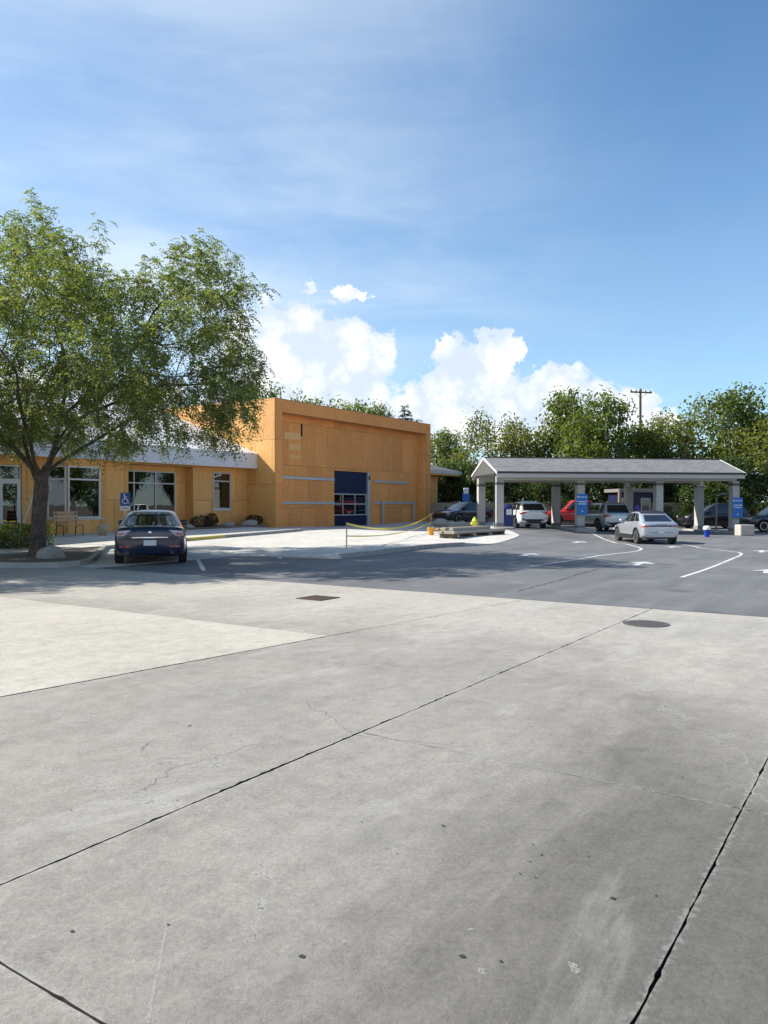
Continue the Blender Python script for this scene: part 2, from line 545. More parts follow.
def mat_leaf(name, dark, light, trans=0.35, yellow=None):
    m = bpy.data.materials.new(name); m.use_nodes = True
    nt = m.node_tree; t = NT(nt); L = nt.links
    nt.nodes.clear()
    at_ = t.n('ShaderNodeAttribute', attribute_name='tint')
    c = t.mix(at_.outputs['Fac'], dark, light)
    if yellow:
        c = t.mix(t.ss(at_.outputs['Fac'], 0.88, 1.0, 0, 0.7), c, yellow)
    oi = t.n('ShaderNodeObjectInfo')
    rv = t.m('ADD', 0.85, t.m('MULTIPLY', oi.outputs['Random'], 0.3))
    c = t.mix(1.0, c, t.vec(rv, rv, t.m('MULTIPLY', rv, 0.95)), 'MULTIPLY')
    d = t.n('ShaderNodeBsdfPrincipled'); d.inputs['Roughness'].default_value = 0.48; d.inputs['Specular IOR Level'].default_value = 0.4
    L.new(c, d.inputs['Base Color'])
    tr = t.n('ShaderNodeBsdfTranslucent')
    L.new(t.mix(1.0, c, (1.25, 1.35, 0.55), 'MULTIPLY'), tr.inputs['Color'])
    mx = t.n('ShaderNodeMixShader'); mx.inputs[0].default_value = trans
    L.new(d.outputs[0], mx.inputs[1]); L.new(tr.outputs[0], mx.inputs[2])
    o = t.n('ShaderNodeOutputMaterial'); L.new(mx.outputs[0], o.inputs[0])
    return m

def mat_glass(name, tintc=(0.30, 0.36, 0.36), boost=1.0, ior=1.6):
    """pane: mirror reflection that grows at grazing angles over a tinted see-through sheet"""
    m = bpy.data.materials.new(name); m.use_nodes = True
    nt = m.node_tree; t = NT(nt); L = nt.links
    nt.nodes.clear()
    fr = t.n('ShaderNodeFresnel'); fr.inputs['IOR'].default_value = ior
    g = t.n('ShaderNodeNewGeometry')
    wob = t.n('ShaderNodeBump'); wob.inputs['Distance'].default_value = 0.0006
    L.new(t.noise(g.outputs['Position'], 1.7, 2), wob.inputs['Height'])
    tr = t.n('ShaderNodeBsdfTransparent'); tr.inputs['Color'].default_value = (*tintc, 1)
    gl = t.n('ShaderNodeBsdfGlossy'); gl.inputs['Roughness'].default_value = 0.01
    gl.inputs['Color'].default_value = (0.95, 0.97, 1, 1)
    L.new(wob.outputs[0], gl.inputs['Normal'])
    mx = t.n('ShaderNodeMixShader')
    L.new(t.m('MULTIPLY', fr.outputs[0], boost, clamp=True), mx.inputs[0])
    L.new(tr.outputs[0], mx.inputs[1]); L.new(gl.outputs[0], mx.inputs[2])
    o = t.n('ShaderNodeOutputMaterial'); L.new(mx.outputs[0], o.inputs[0])
    return m

def mat_shingle(name, c0, c1):
    m = bpy.data.materials.new(name); m.use_nodes = True
    t = NT(m.node_tree); L = m.node_tree.links
    b = m.node_tree.nodes['Principled BSDF']
    tc = t.n('ShaderNodeTexCoord')
    br = t.n('ShaderNodeTexBrick'); L.new(tc.outputs['UV'], br.inputs['Vector'])
    br.inputs['Scale'].default_value = 1.0
    br.inputs['Color1'].default_value = (*c0, 1); br.inputs['Color2'].default_value = (*c1, 1)
    br.inputs['Mortar'].default_value = (c0[0] * .45, c0[1] * .45, c0[2] * .45, 1)
    br.inputs['Mortar Size'].default_value = 0.012; br.inputs['Brick Width'].default_value = 0.32; br.inputs['Row Height'].default_value = 0.14
    n = t.noise(tc.outputs['Object'], 1.2, 5, 0.6); n2 = t.noise(tc.outputs['Object'], 90, 2, 0.7)
    k = t.m('ADD', 0.6, t.m('ADD', t.m('MULTIPLY', n, 0.45), t.m('MULTIPLY', n2, 0.35)))
    L.new(t.mix(1.0, br.outputs['Color'], t.vec(k, k, k), 'MULTIPLY'), b.inputs['Base Color'])
    b.inputs['Roughness'].default_value = 0.9
    bn = t.n('ShaderNodeBump'); bn.inputs['Distance'].default_value = 0.01
    L.new(t.m('ADD', br.outputs['Fac'], n2), bn.inputs['Height']); bn.invert = True
    L.new(bn.outputs[0], b.inputs['Normal'])
    return m

OSB = mat_osb('osb_sheathing', (0.52, 0.225, 0.060), (0.92, 0.51, 0.165), (0.46, 0.20, 0.06))
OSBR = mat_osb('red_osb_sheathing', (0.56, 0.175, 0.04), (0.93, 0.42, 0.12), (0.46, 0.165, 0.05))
SLAB = mat_concrete('slab_concrete')
PALE = mat_concrete('new_slab_concrete', True, wear=False)
PAVE = mat_concrete('pavement_concrete', False, (0.54, 0.515, 0.465), False)
ASPH = mat_asphalt()
EARTH = P('earth', (0.16, 0.125, 0.09), 0.95, var=.35, vs=.8, bump=.02, bs=9, coords='Object')
JOINT = P('joint_dirt', (0.035, 0.031, 0.027), 0.95, var=.4, vs=8, bump=.004, bs=80)
MORTAR = P('pale_mortar', (0.52, 0.50, 0.46), 0.9, var=.35, vs=14, bump=.003, bs=120)
KERB = P('kerb_concrete', (0.36, 0.345, 0.315), 0.85, var=.25, vs=3, bump=.004, bs=70, dirt=((0.13, .12, .105), 2.2, .5))
PAINTW = P('road_paint', (0.58, 0.58, 0.56), 0.75, var=.25, vs=6, bump=.002, bs=90, dirt=((0.16, .16, .165), 4.5, .9))
PAINTY = P('kerb_paint_yellow', (0.62, 0.48, 0.10), 0.7, var=.25, vs=6, dirt=((0.35, .33, .29), 4, .8))
def mat_bark(name, c0, c1, stretch=5.0):
    m = bpy.data.materials.new(name); m.use_nodes = True
    t = NT(m.node_tree); L = m.node_tree.links
    b = m.node_tree.nodes['Principled BSDF']
    tc = t.n('ShaderNodeTexCoord')
    n1 = t.noise(t.mapping(tc.outputs['Object'], (26, 26, stretch)), 1.0, 6, 0.7, 0.8)
    n2 = t.noise(tc.outputs['Object'], 2.5, 4, 0.6)
    L.new(t.mix(t.ss(t.m('ADD', t.m('MULTIPLY', n1, 0.75), t.m('MULTIPLY', n2, 0.3)), 0.36, 0.68), c0, c1), b.inputs['Base Color'])
    b.inputs['Roughness'].default_value = 0.92
    bn = t.n('ShaderNodeBump'); bn.inputs['Distance'].default_value = 0.05
    L.new(n1, bn.inputs['Height']); L.new(bn.outputs[0], b.inputs['Normal'])
    return m
BARK = mat_bark('bark', (0.045, 0.035, 0.028), (0.20, 0.16, 0.13))
BARK2 = P('bark_grey', (0.13, 0.11, 0.09), 0.9, var=.4, vs=5, bump=.02, bs=16)
LEAF_L = mat_leaf('locust_leaf', (0.105, 0.135, 0.05), (0.24, 0.265, 0.11), .5, (0.31, 0.30, 0.14))
LEAF_B = mat_leaf('broad_leaf', (0.075, 0.105, 0.028), (0.185, 0.225, 0.06), .5, (0.20, 0.20, 0.06))
LEAF_Y = mat_leaf('pale_leaf', (0.115, 0.135, 0.036), (0.24, 0.255, 0.08), .5, (0.27, 0.24, 0.08))
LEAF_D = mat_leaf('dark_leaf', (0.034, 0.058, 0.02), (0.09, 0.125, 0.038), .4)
LEAF_R = mat_leaf('dusky_leaf', (0.030, 0.022, 0.018), (0.065, 0.045, 0.03), .15)
NEEDLE = mat_leaf('needle', (0.022, 0.045, 0.028), (0.05, 0.085, 0.05), .12)
ROCK = P('granite', (0.36, 0.34, 0.31), 0.85, var=.4, vs=5, bump=.03, bs=11, dirt=((0.16, .15, .13), 3.3, .6))
ROCKT = P('tan_rock', (0.46, 0.35, 0.24), 0.85, var=.35, vs=5, bump=.03, bs=11)
WHITE = P('white_trim', (0.60, 0.60, 0.58), 0.5, var=.1, vs=3, dirt=((0.5, .48, .44), 2.5, .35))
FASCIA = P('fascia_wrap', (0.62, 0.63, 0.65), 0.55, var=.16, vs=1.5, dirt=((0.42, .42, .43), 1.7, .5))
ROOFW = P('roof_underlay', (0.72, 0.72, 0.72), 0.6, var=.18, vs=1.2, bump=.006, bs=6, dirt=((0.36, .36, .37), 1.1, .5))
DARK = P('dark_recess', (0.014, 0.014, 0.016), 0.9, var=.2)
INTER = P('interior_wall', (0.10, 0.085, 0.07), 0.9, var=.2)
ALU = P('aluminium', (0.46, 0.47, 0.47), 0.45, metal=.4, var=.1)
STEEL = P('galvanised_steel', (0.50, 0.52, 0.54), 0.45, metal=.5, var=.25, vs=6)
NAVY = P('navy_door', (0.008, 0.014, 0.050), 0.5, var=.1, vs=2, spec=.25)
BLUE = P('sign_blue', (0.012, 0.16, 0.48), 0.45, var=.06)
CONEB = P('blue_plastic', (0.012, 0.05, 0.42), 0.4, var=.08)
PLASTW = P('white_plastic', (0.76, 0.76, 0.74), 0.45, var=.06)
POSTM = P('post_stucco', (0.46, 0.44, 0.41), 0.9, var=.2, vs=3, bump=.006, bs=40, dirt=((0.28, .27, .255), 2, .5))
BAND = P('post_band', (0.13, 0.128, 0.125), 0.8, var=.2)
BEAM = P('beam_paint', (0.50, 0.485, 0.45), 0.7, var=.12, vs=2)
GUTTER = P('gutter_dark', (0.035, 0.037, 0.042), 0.5, var=.15)
WOOD = P('weathered_lumber', (0.34, 0.30, 0.245), 0.85, var=.35, vs=5, bump=.003, bs=40, objvar=.15)
WOODN = P('fresh_lumber', (0.47, 0.335, 0.19), 0.8, var=.25, vs=5, bump=.002, bs=40, objvar=.15)
FENCE = P('fence_boards', (0.33, 0.26, 0.185), 0.9, var=.3, vs=3, objvar=.12)
RUST = P('rusty_iron', (0.075, 0.05, 0.04), 0.75, metal=.3, var=.45, vs=12, bump=.004, bs=60)
IRON = P('manhole_iron', (0.105, 0.098, 0.092), 0.7, metal=.3, var=.35, vs=9, bump=.004, bs=70)
TYRE = P('tyre_rubber', (0.018, 0.018, 0.018), 0.85, var=.2, bump=.002, bs=60)
RIM = P('alloy_rim', (0.55, 0.56, 0.57), 0.3, metal=.85, var=.1)
TRIM = P('black_trim', (0.015, 0.015, 0.016), 0.55, var=.1)
CHROME = P('chrome', (0.75, 0.76, 0.78), 0.12, metal=1, var=0)
TAILR = P('tail_red', (0.36, 0.012, 0.012), 0.15, var=.1, coat=1)
TAILC = P('tail_clear', (0.52, 0.44, 0.47), 0.12, var=.25, vs=18, coat=1)
PLATE = P('plate', (0.68, 0.69, 0.70), 0.4, var=.15, vs=40)
GLASS = mat_glass('window_glass', (0.32, 0.37, 0.36), 1.5, 1.7)
CARGLASS = P('car_glass', (0.012, 0.014, 0.015), 0.03, var=0, spec=.8, coat=.5)
CLEAR = mat_glass('door_glass', (0.4, 0.45, 0.45), .6, 1.5)
TAPEY = P('caution_tape', (0.78, 0.62, 0.03), 0.45, var=.1, dirt=((0.03, .03, .03), 14, .35))
ORANGE = P('orange_plastic', (0.72, 0.34, 0.03), 0.55, var=.15, dirt=((0.4, .3, .15), 5, .6))
HYD = P('hydrant_yellow', (0.66, 0.62, 0.06), 0.5, var=.15)
BENCHW = P('bench_wood', (0.52, 0.33, 0.19), 0.6, var=.15, vs=8, objvar=.1)
def paint(name, c, metal=.25, rough=.28):
    return P('paint_' + name, c, rough, metal=metal, var=.06, vs=1.2, coat=.9)

def mat_scuff():
    """thin broken film of pale dust: gaps let the slab show"""
    m = bpy.data.materials.new('pale_scuff'); m.use_nodes = True
    nt = m.node_tree; t = NT(nt); L = nt.links
    b = nt.nodes['Principled BSDF']; b.inputs['Base Color'].default_value = (0.50, 0.49, 0.46, 1); b.inputs['Roughness'].default_value = .9
    g = t.n('ShaderNodeNewGeometry')
    a = t.ss(t.noise(g.outputs['Position'], 190, 4, .75), .36, .68, 0.0, .62)
    L.new(a, b.inputs['Alpha'])
    return m
SCUFF = mat_scuff()

# ================================================================== GROUND
def grid_sheet(name, xs, ys, zf, mat, parent=None, **kw):
    nx, ny = len(xs), len(ys)
    V = [(x, y, zf(x, y)) for y in ys for x in xs]
    F = [(j * nx + i, j * nx + i + 1, (j + 1) * nx + i + 1, (j + 1) * nx + i) for j in range(ny - 1) for i in range(nx - 1)]
    mb = MB(); mb.add(V, F)
    return mb.build(name, mat, parent, 60, **kw)

def axis(core0, core1, step, far):
    a = list(np.arange(core0, core1 + step * .5, step))
    out, s_ = [], step
    x = core1
    while x < far:
        s_ *= 1.6; x += s_; out.append(min(x, far))
    lo, s_, x = [], step, core0
    while x > -far:
        s_ *= 1.6; x -= s_; lo.append(max(x, -far))
    return lo[::-1] + a + out
grid_sheet('ground', axis(-60, 60, 1.5, 2500), axis(-20, 100, 1.5, 2500), lambda x, y: h(x, y) - 0.14, EARTH, kind='structure')

# asphalt lot: grid in (e, m)
def em_sheet(name, es, mfun, nm, zf, mat, skirt=0.0, **kw):
    V, F = [], []
    for e in es:
        m0, m1 = mfun(e)
        for j in range(nm):
            m_ = m0 + (m1 - m0) * j / (nm - 1)
            x, y, _ = em(e, m_, 0)
            V.append((x, y, zf(x, y, e, m_)))
    ne = len(es)
    for i in range(ne - 1):
        for j in range(nm - 1):
            a = i * nm + j
            F.append((a, a + 1, a + nm + 1, a + nm))
    if skirt:
        for i in range(ne - 1):
            for j in (0, nm - 1):
                a, b_ = i * nm + j, (i + 1) * nm + j
                n0 = len(V)
                V += [(V[a][0], V[a][1], V[a][2] - skirt), (V[b_][0], V[b_][1], V[b_][2] - skirt)]
                F.append((a, b_, n0 + 1, n0))
        for i in (0, ne - 1):
            for j in range(nm - 1):
                a, b_ = i * nm + j, i * nm + j + 1
                n0 = len(V)
                V += [(V[a][0], V[a][1], V[a][2] - skirt), (V[b_][0], V[b_][1], V[b_][2] - skirt)]
                F.append((a, b_, n0 + 1, n0))
    mb = MB(); mb.add(V, F)
    return mb.build(name, mat, None, 30, **kw)
em_sheet('asphalt_lot', list(np.arange(12.16, 80, .7)), lambda e: (-40, 45), 120, lambda x, y, e, m: h(x, y), ASPH, kind='structure')

# concrete yard in front of the building, flush on the left, kerbed on the right
def m_edge(e):
    if e < 17.2: return -17.0
    if e < 17.8: return -17.0 + 3.6 * (e - 17.2) / .6
    if e < 26: return -13.4
    if e < 41: return -13.4 - 6.1 * ((e - 26) / 15) ** 2.2
    return -19.5 - 2.5 * (e - 40) / 12
def yard_z(x, y, e, m):
    return h(x, y) + 0.014 + 0.11 * smooth(-18.5, -14.0, m) * smooth(17.0, 18.2, e) * smooth(28.5, 25.0, e)
yard = em_sheet('concrete_yard', list(np.arange(12.2, 52, .4)), lambda e: (-34, m_edge(e)), 50, yard_z, PAVE, skirt=.16, kind='structure')

# raised walkway along the office wing, slab by slab
walk = bpy.data.objects.new('walkway', None); link(walk, None, kind='structure')
def em_box(mb, e0, e1, m0, m1, zb, zt):
    V = []
    for (e, m_) in ((e0, m0), (e1, m0), (e1, m1), (e0, m1)):
        x, y, _ = em(e, m_, 0); V.append((x, y, h(x, y)))
    z = [v[2] for v in V]
    mb.add([(v[0], v[1], v[2] + zb) for v in V] + [(v[0], v[1], v[2] + zt) for v in V],
           [(3, 2, 1, 0), (4, 5, 6, 7), (0, 1, 5, 4), (1, 2, 6, 5), (2, 3, 7, 6), (3, 0, 4, 7)])
e = 2.0
k = 0
while e < 29.5:
    e1 = min(e + 2.4, 29.6)
    mk0 = -22.5 - .14 * max(0, e - 14); mk1 = -22.5 - .14 * max(0, e1 - 14)
    mb = MB()
    pts = [em(e + .006, -30.25), em(e1 - .006, -30.25), em(e1 - .006, mk1 - .16), em(e + .006, mk0 - .16)]
    mb.add([(p[0], p[1], p[2] - .1) for p in pts] + [(p[0], p[1], p[2] + .135) for p in pts],
           [(3, 2, 1, 0), (4, 5, 6, 7), (0, 1, 5, 4), (1, 2, 6, 5), (2, 3, 7, 6), (3, 0, 4, 7)])
    o = mb.build('walkway_slab', PAVE, walk); 
    mb = MB()
    pts = [em(e + .004, mk0 - .15), em(e1 - .004, mk1 - .15), em(e1 - .004, mk1), em(e + .004, mk0)]
    mb.add([(p[0], p[1], p[2] - .1) for p in pts] + [(p[0], p[1], p[2] + .138) for p in pts],
           [(3, 2, 1, 0), (4, 5, 6, 7), (0, 1, 5, 4), (1, 2, 6, 5), (2, 3, 7, 6), (3, 0, 4, 7)])
    mb.build('kerb_stone', PAINTY if 19.5 < e < 22.5 else KERB, walk)
    e = e1; k += 1

# kerb of the concrete yard beside the lane (precast lengths)
kerb_run = bpy.data.objects.new('yard_kerb', None); link(kerb_run, None, kind='structure')
e = 17.85
while e < 25.4:
    e1 = min(e + 1.9, 25.45)
    mb = MB()
    pts = [em(e + .004, -13.52), em(e1 - .004, -13.52), em(e1 - .004, -13.36), em(e + .004, -13.36)]
    mb.add([(p[0], p[1], p[2] - .1) for p in pts] + [(p[0], p[1], p[2] + .142) for p in pts],
           [(3, 2, 1, 0), (4, 5, 6, 7), (0, 1, 5, 4), (1, 2, 6, 5), (2, 3, 7, 6), (3, 0, 4, 7)])
    mb.build('kerb_stone', KERB, kerb_run)
    e = e1

# planting bed by the wing wall
bed = MB()
pts = [em(24.6, -30.2), em(31.3, -30.2), em(31.3, -28.5), em(24.6, -28.5)]
bed.add([(p[0], p[1], p[2] + .02) for p in pts] + [(p[0], p[1], p[2] + .2) for p in pts],
        [(3, 2, 1, 0), (4, 5, 6, 7), (0, 1, 5, 4), (1, 2, 6, 5), (2, 3, 7, 6), (3, 0, 4, 7)])
bed.build('planting_bed', EARTH, None, kind='structure')

# street-side concrete apron, slab by slab, dirty open joints
apron = MB()
pts = [em(-14, -34, -.09), em(12.15, -34, -.09), em(12.15, 24, -.09), em(-14, 24, -.09)]
apron.add(pts, [(0, 1, 2, 3)])
apron = apron.build('concrete_apron', JOINT, None, kind='structure')
def jag(p, q, inset, amp, step, r):
    """points from p to q (q left out), moved off the line to the left by an uneven amount"""
    dx, dy = q[0] - p[0], q[1] - p[1]
    L = math.hypot(dx, dy); n = max(2, int(L / step))
    nx, ny = -dy / L, dx / L
    out, wob, chip = [], 0.0, 0.0
    for i in range(n):
        t = i / n
        wob = wob * .8 + r.uniform(-1, 1) * amp * .5
        chip = chip * .55 if r.random() > .09 else r.uniform(.3, 1.0) * amp * 2.6
        o = inset + (0 if i == 0 else max(-inset * .6, wob + chip))
        out.append((p[0] + dx * t + nx * o, p[1] + dy * t + ny * o))
    return out
def slab(e0, e1, m00, m01, m10, m11, tint, mat, gap=.007, amp=.004, step=.05, z=0.0, warm=0.0):
    """quad (e0,m00)-(e0,m01)-(e1,m11)-(e1,m10): m00..m01 at e0, m10..m11 at e1"""
    r = random.Random(int((e0 * 31 + m00 * 17) * 100))
    c = [em(e0, m00, 0)[:2], em(e0, m01, 0)[:2], em(e1, m11, 0)[:2], em(e1, m10, 0)[:2]]
    area = sum(c[i][0] * c[(i + 1) % 4][1] - c[(i + 1) % 4][0] * c[i][1] for i in range(4))
    if area < 0: c.reverse()
    poly = []
    for i in range(4):
        poly += jag(c[i], c[(i + 1) % 4], gap, amp, step, r)
    mb = MB(); mb.prism(poly, -.085, z)
    mb.mi = [0, 0] + [1] * (len(mb.f) - 2)          # the cut sides are caked with dirt
    o = mb.build('slab', [mat, JOINT], apron)
    o.color = (tint * (1.05 + warm * .5), tint, tint * (.92 - warm), 1)
    return o
def eline(e): return -6.22 + (e - 3.43) * .113
ML_R = [-3.13, -.67, 1.83, 4.35, 6.85, 11.5, 24]
def run_slabs(es, mfun0, mfun1, tint, mat, gap, amp, st, z=0.0, warm=.05):
    for e0, e1 in zip(es, es[1:]):
        fine = -2 < e0 < 12 or -2 < e1 < 13
        t_ = tint(e0) if callable(tint) else tint
        slab(e0, e1, mfun0(e0), mfun1(e0), mfun0(e1), mfun1(e1), t_ * (1 + rnd.uniform(-.015, .015)), mat, gap, amp, st if fine else .25, z, warm)
K_ = lambda v: (lambda e: v)
# one long pour between the pale slab and the long joint; shorter panels towards the right
run_slabs([-14, -3.2, 12.14], eline, K_(-3.13), .36, SLAB, .0080, .0060, .03)
run_slabs([-14, -4.4, -1.46, 1.48, 4.40, 12.14], K_(-3.13), K_(-.67), .357, SLAB, .0042, .0026, .03)
for j in range(1, len(ML_R) - 1):
    run_slabs([-14, -4.4, -1.46, 1.48, 4.40, 7.42, 12.14], K_(ML_R[j]), K_(ML_R[j + 1]), .357, SLAB, .0034, .0026, .03 if j == 1 else .3)
run_slabs([-14, 7.42], K_(-13.2), eline, .405, PALE, .0038, .003, .05, .003, .07)
run_slabs([-14, 7.42], K_(-34), K_(-13.2), .40, PALE, .002, .001, .2, .003, .07)
run_slabs([7.42, 12.14], K_(-13.2), eline, .365, SLAB, .002, .001, .1, 0.0, .06)
run_slabs([7.42, 12.14], K_(-34), K_(-13.2), .365, SLAB, .002, .001, .2, 0.0, .06)

# pale mortar packed into the cross joint
def strip(name, pts, w, mat, parent, z=.003, jit=.35, r=None, **kw):
    r = r or rnd
    V, F = [], []
    for i, p in enumerate(pts):
        a = pts[max(i - 1, 0)]; b_ = pts[min(i + 1, len(pts) - 1)]
        dx, dy = b_[0] - a[0], b_[1] - a[1]
        L = math.hypot(dx, dy) or 1
        nx, ny = -dy / L, dx / L
        w0, w1 = w * (1 + r.uniform(-jit, jit)) / 2, w * (1 + r.uniform(-jit, jit)) / 2
        V += [(p[0] + nx * w0, p[1] + ny * w0, z + (p[2] if len(p) > 2 else 0)), (p[0] - nx * w1, p[1] - ny * w1, z + (p[2] if len(p) > 2 else 0))]
    F = [(2 * i, 2 * i + 1, 2 * i + 3, 2 * i + 2) for i in range(len(pts) - 1)]
    mb = MB(); mb.add(V, F)
    return mb.build(name, mat, parent, **kw)
def wander(p, q, n, amp, r):
    out, w = [], 0
    L = math.hypot(q[0] - p[0], q[1] - p[1])
    nx, ny = -(q[1] - p[1]) / L, (q[0] - p[0]) / L
    for i in range(n + 1):
        t = i / n
        w = w * .85 + r.uniform(-1, 1) * amp
        k_ = min(1, 4 * t, 4 * (1 - t))
        out.append((p[0] + (q[0] - p[0]) * t + nx * w * k_, p[1] + (q[1] - p[1]) * t + ny * w * k_))
    return out
r_ = random.Random(3)
strip('joint_mortar', wander(em(4.40, -2.95, 0)[:2], em(4.40, -.72, 0)[:2], 60, .0012, r_), .021, SCUFF, apron, .0015, .8, r_)
strip('joint_mortar', wander(em(4.40, -.62, 0)[:2], em(4.40, 1.78, 0)[:2], 60, .0012, r_), .019, SCUFF, apron, .0015, .8, r_)
CRACK = P('crack', (0.10, 0.095, 0.088), .95, var=.3, vs=20)
CHALK = SCUFF
TAR = P('tar_spot', (0.04, 0.038, 0.036), .7, var=.3)
def gp(px, py): return at(px, py)[:2]
for (a, b_, w) in [((268, 741), (168, 770), .004), ((168, 770), (146, 792), .004), ((352, 733), (305, 700), .004), ((352, 735), (470, 747), .004), ((150, 742), (140, 752), .004)]:
    strip('crack', wander(gp(*a), gp(*b_), 60, .016, r_), w * .7, CRACK, apron, .0022, .8, r_)
for (a, b_, w) in [((167, 925), (148, 1024), .014), ((160, 690), (215, 690), .02), ((150, 672), (210, 690), .02), ((665, 690), (720, 700), .012),
                   ((555, 745), (600, 752), .008), ((20, 945), (52, 930), .012), ((300, 800), (250, 860), .006), ((540, 590), (430, 600), .01)]:
    strip('pale_scuff', wander(gp(*a), gp(*b_), 90, .0025, r_), w * .6, CHALK, apron, .0022, .95, r_)
def blot(name, px, py, sx, sy, mat, r, n=14):
    x, y, _ = at(px, py)
    P0 = []
    for k in range(n):
        t = 2 * math.pi * k / n
        q = r.uniform(.55, 1.15)
        P0.append((x + sx * q * math.cos(t), y + sy * q * math.sin(t), .0034))
    mb = MB(); mb.add(P0, [tuple(range(n))])
    return mb.build(name, mat, apron)
for (px, py, s_) in [(443, 826, .012), (533, 845, .006), (541, 855, .008), (530, 862, .006), (520, 874, .007), (613, 899, .013), (656, 896, .008), (462, 957, .013),
                     (501, 962, .009), (397, 854, .006), (387, 849, .006), (302, 957, .013), (190, 726, .016), (588, 857, .006), (535, 878, .006), (72, 932, .010), (168, 925, .007)]:
    blot('tar_spot', px, py, s_, s_ * .9, TAR, r_, 9)
for (px, py, s_, q) in [(573, 968, .022, 2.0), (482, 972, .014, 1.6), (470, 930, .014, .8), (344, 942, .012, 1.0)]:
    blot('pale_scuff', px, py, s_, s_ * q, CHALK, r_, 18)

# cracks and seams in the asphalt
def ground_line(name, pix, w, mat, parent=None, z=.005, sub=8, jit=.15, wob=0.0, **kw):
    P0 = [at(*p)[:2] for p in pix]
    pts = []
    for i in range(len(P0) - 1):
        for s_ in range(sub):
            t = s_ / sub
            pts.append((P0[i][0] + (P0[i + 1][0] - P0[i][0]) * t + rnd.uniform(-wob, wob), P0[i][1] + (P0[i + 1][1] - P0[i][1]) * t + rnd.uniform(-wob, wob)))
    pts.append(P0[-1])
    return strip(name, [(p[0], p[1], h(*p)) for p in pts], w, mat, parent, z, jit, **kw)
lot = bpy.data.objects['asphalt_lot']
ACR = P('asphalt_crack', (0.028, 0.028, 0.03), .9, var=.3)
for pix in [[(515, 592), (560, 580), (620, 563)], [(440, 578), (500, 572), (560, 566)], [(470, 556), (520, 548), (560, 542)]]:
    ground_line('crack', pix, .016, ACR, lot, .006, 24, .7, .04)

# painted lane lines and arrows
def marking(name, pix, w, label, group=None):
    return ground_line(name, pix, w, PAINTW, None, .007, 10, .08, label=label, cat='lane marking', group=group)
def bez(a, b_, c, n=6):
    return [((1 - t) ** 2 * a[0] + 2 * t * (1 - t) * b_[0] + t * t * c[0], (1 - t) ** 2 * a[1] + 2 * t * (1 - t) * b_[1] + t * t * c[1]) for t in [i / n for i in range(n + 1)]]
marking('lane_line', [(530, 566.4), (598, 556)] + bez((632, 552), (645, 550.2), (640, 548)) + [(611.6, 541.6), (580, 534.7)], .105, 'white painted lane line with a hooked end left of the silver crossover')
marking('lane_line', [(681.4, 577.6), (709.4, 568.2)] + bez((736, 557.5), (746, 554), (738, 552.4)) + [(730, 551.4), (700, 548), (681, 544.4)], .105, 'white painted lane line with a hooked end right of the silver crossover')
marking('stall_line', [(194, 551), (198, 560), (204, 571)], .11, 'white stall line on the ground right beside the dark blue sedan')
marking('stall_line', [(257, 539), (268, 548), (281, 559)], .11, 'white stall line one bay to the right of the dark blue sedan')
def arrow(px, py, L, hd, label, grp='painted arrows on the lanes'):
    x, y, _ = at(px, py)
    sh = [(-.09, -L / 2), (.09, -L / 2), (.09, .05 * L), (.36, .05 * L), (0, L / 2), (-.36, .05 * L), (-.09, .05 * L)]
    c, s_ = math.cos(hd), math.sin(hd)
    V = []
    for (a, b_) in sh:
        X, Y = x + a * c - b_ * s_, y + a * s_ + b_ * c
        V.append((X, Y, h(X, Y) + .012))
    V2 = [(v[0], v[1], v[2] - .008) for v in V]
    n = len(V)
    mb = MB(); mb.add(V + V2, [(0, 1, 2, 6), (2, 3, 4), (2, 4, 6), (4, 5, 6)] + [(i, (i + 1) % n, n + (i + 1) % n, n + i) for i in range(n)])
    return mb.build('painted_arrow', PAINTW, None, label=label, cat='lane marking', group=grp)
arrow(528, 555, 1.5, -.5, 'white painted arrow nearest the lumber stack')
arrow(579, 542.3, 1.6, -.5, 'white painted arrow between the white car and the left lane line')
arrow(641, 563.6, 1.5, -.5, 'white painted arrow below the hooked end of the left lane line')
arrow(673, 547.2, 1.5, -.5, 'white painted arrow just right of the silver crossover')
arrow(762, 551.5, 1.5, -.5, 'white painted arrow at the right edge below the pale block')
arrow(768, 571.5, 1.5, -.5, 'white painted arrow cut by the right edge, nearest to the camera')

# iron covers
def grate():
    x, y, _ = at(318, 598.3)
    rt = empty('drain_grate', (x, y, 0), math.radians(56.3), 'rusty square drain grate set in the concrete apron', 'drain')
    mb = MB(); s_ = .27
    for (a, b_, c, d) in ((-s_, s_, -s_, -s_ + .05), (-s_, s_, s_ - .05, s_), (-s_, -s_ + .05, -s_ + .05, s_ - .05), (s_ - .05, s_, -s_ + .05, s_ - .05)):
        mb.box(a, b_, c, d, .001, .012)
    mb.build('frame', RUST, rt)
    bar = None
    for k in range(9):
        x0 = -s_ + .05 + .006 + k * .049
        if bar is None:
            mb = MB(); mb.box(0, .034, -s_ + .05, s_ - .05, .002, .010); bar = mb.mesh('bar', RUST)
        o = bpy.data.objects.new('bar', bar); link(o, rt); o.location = (x0, 0, 0)
    mb = MB(); mb.add([(-s_, -s_, .0015), (s_, -s_, .0015), (s_, s_, .0015), (-s_, s_, .0015)], [(0, 1, 2, 3)])
    mb.build('pit', JOINT, rt)
grate()
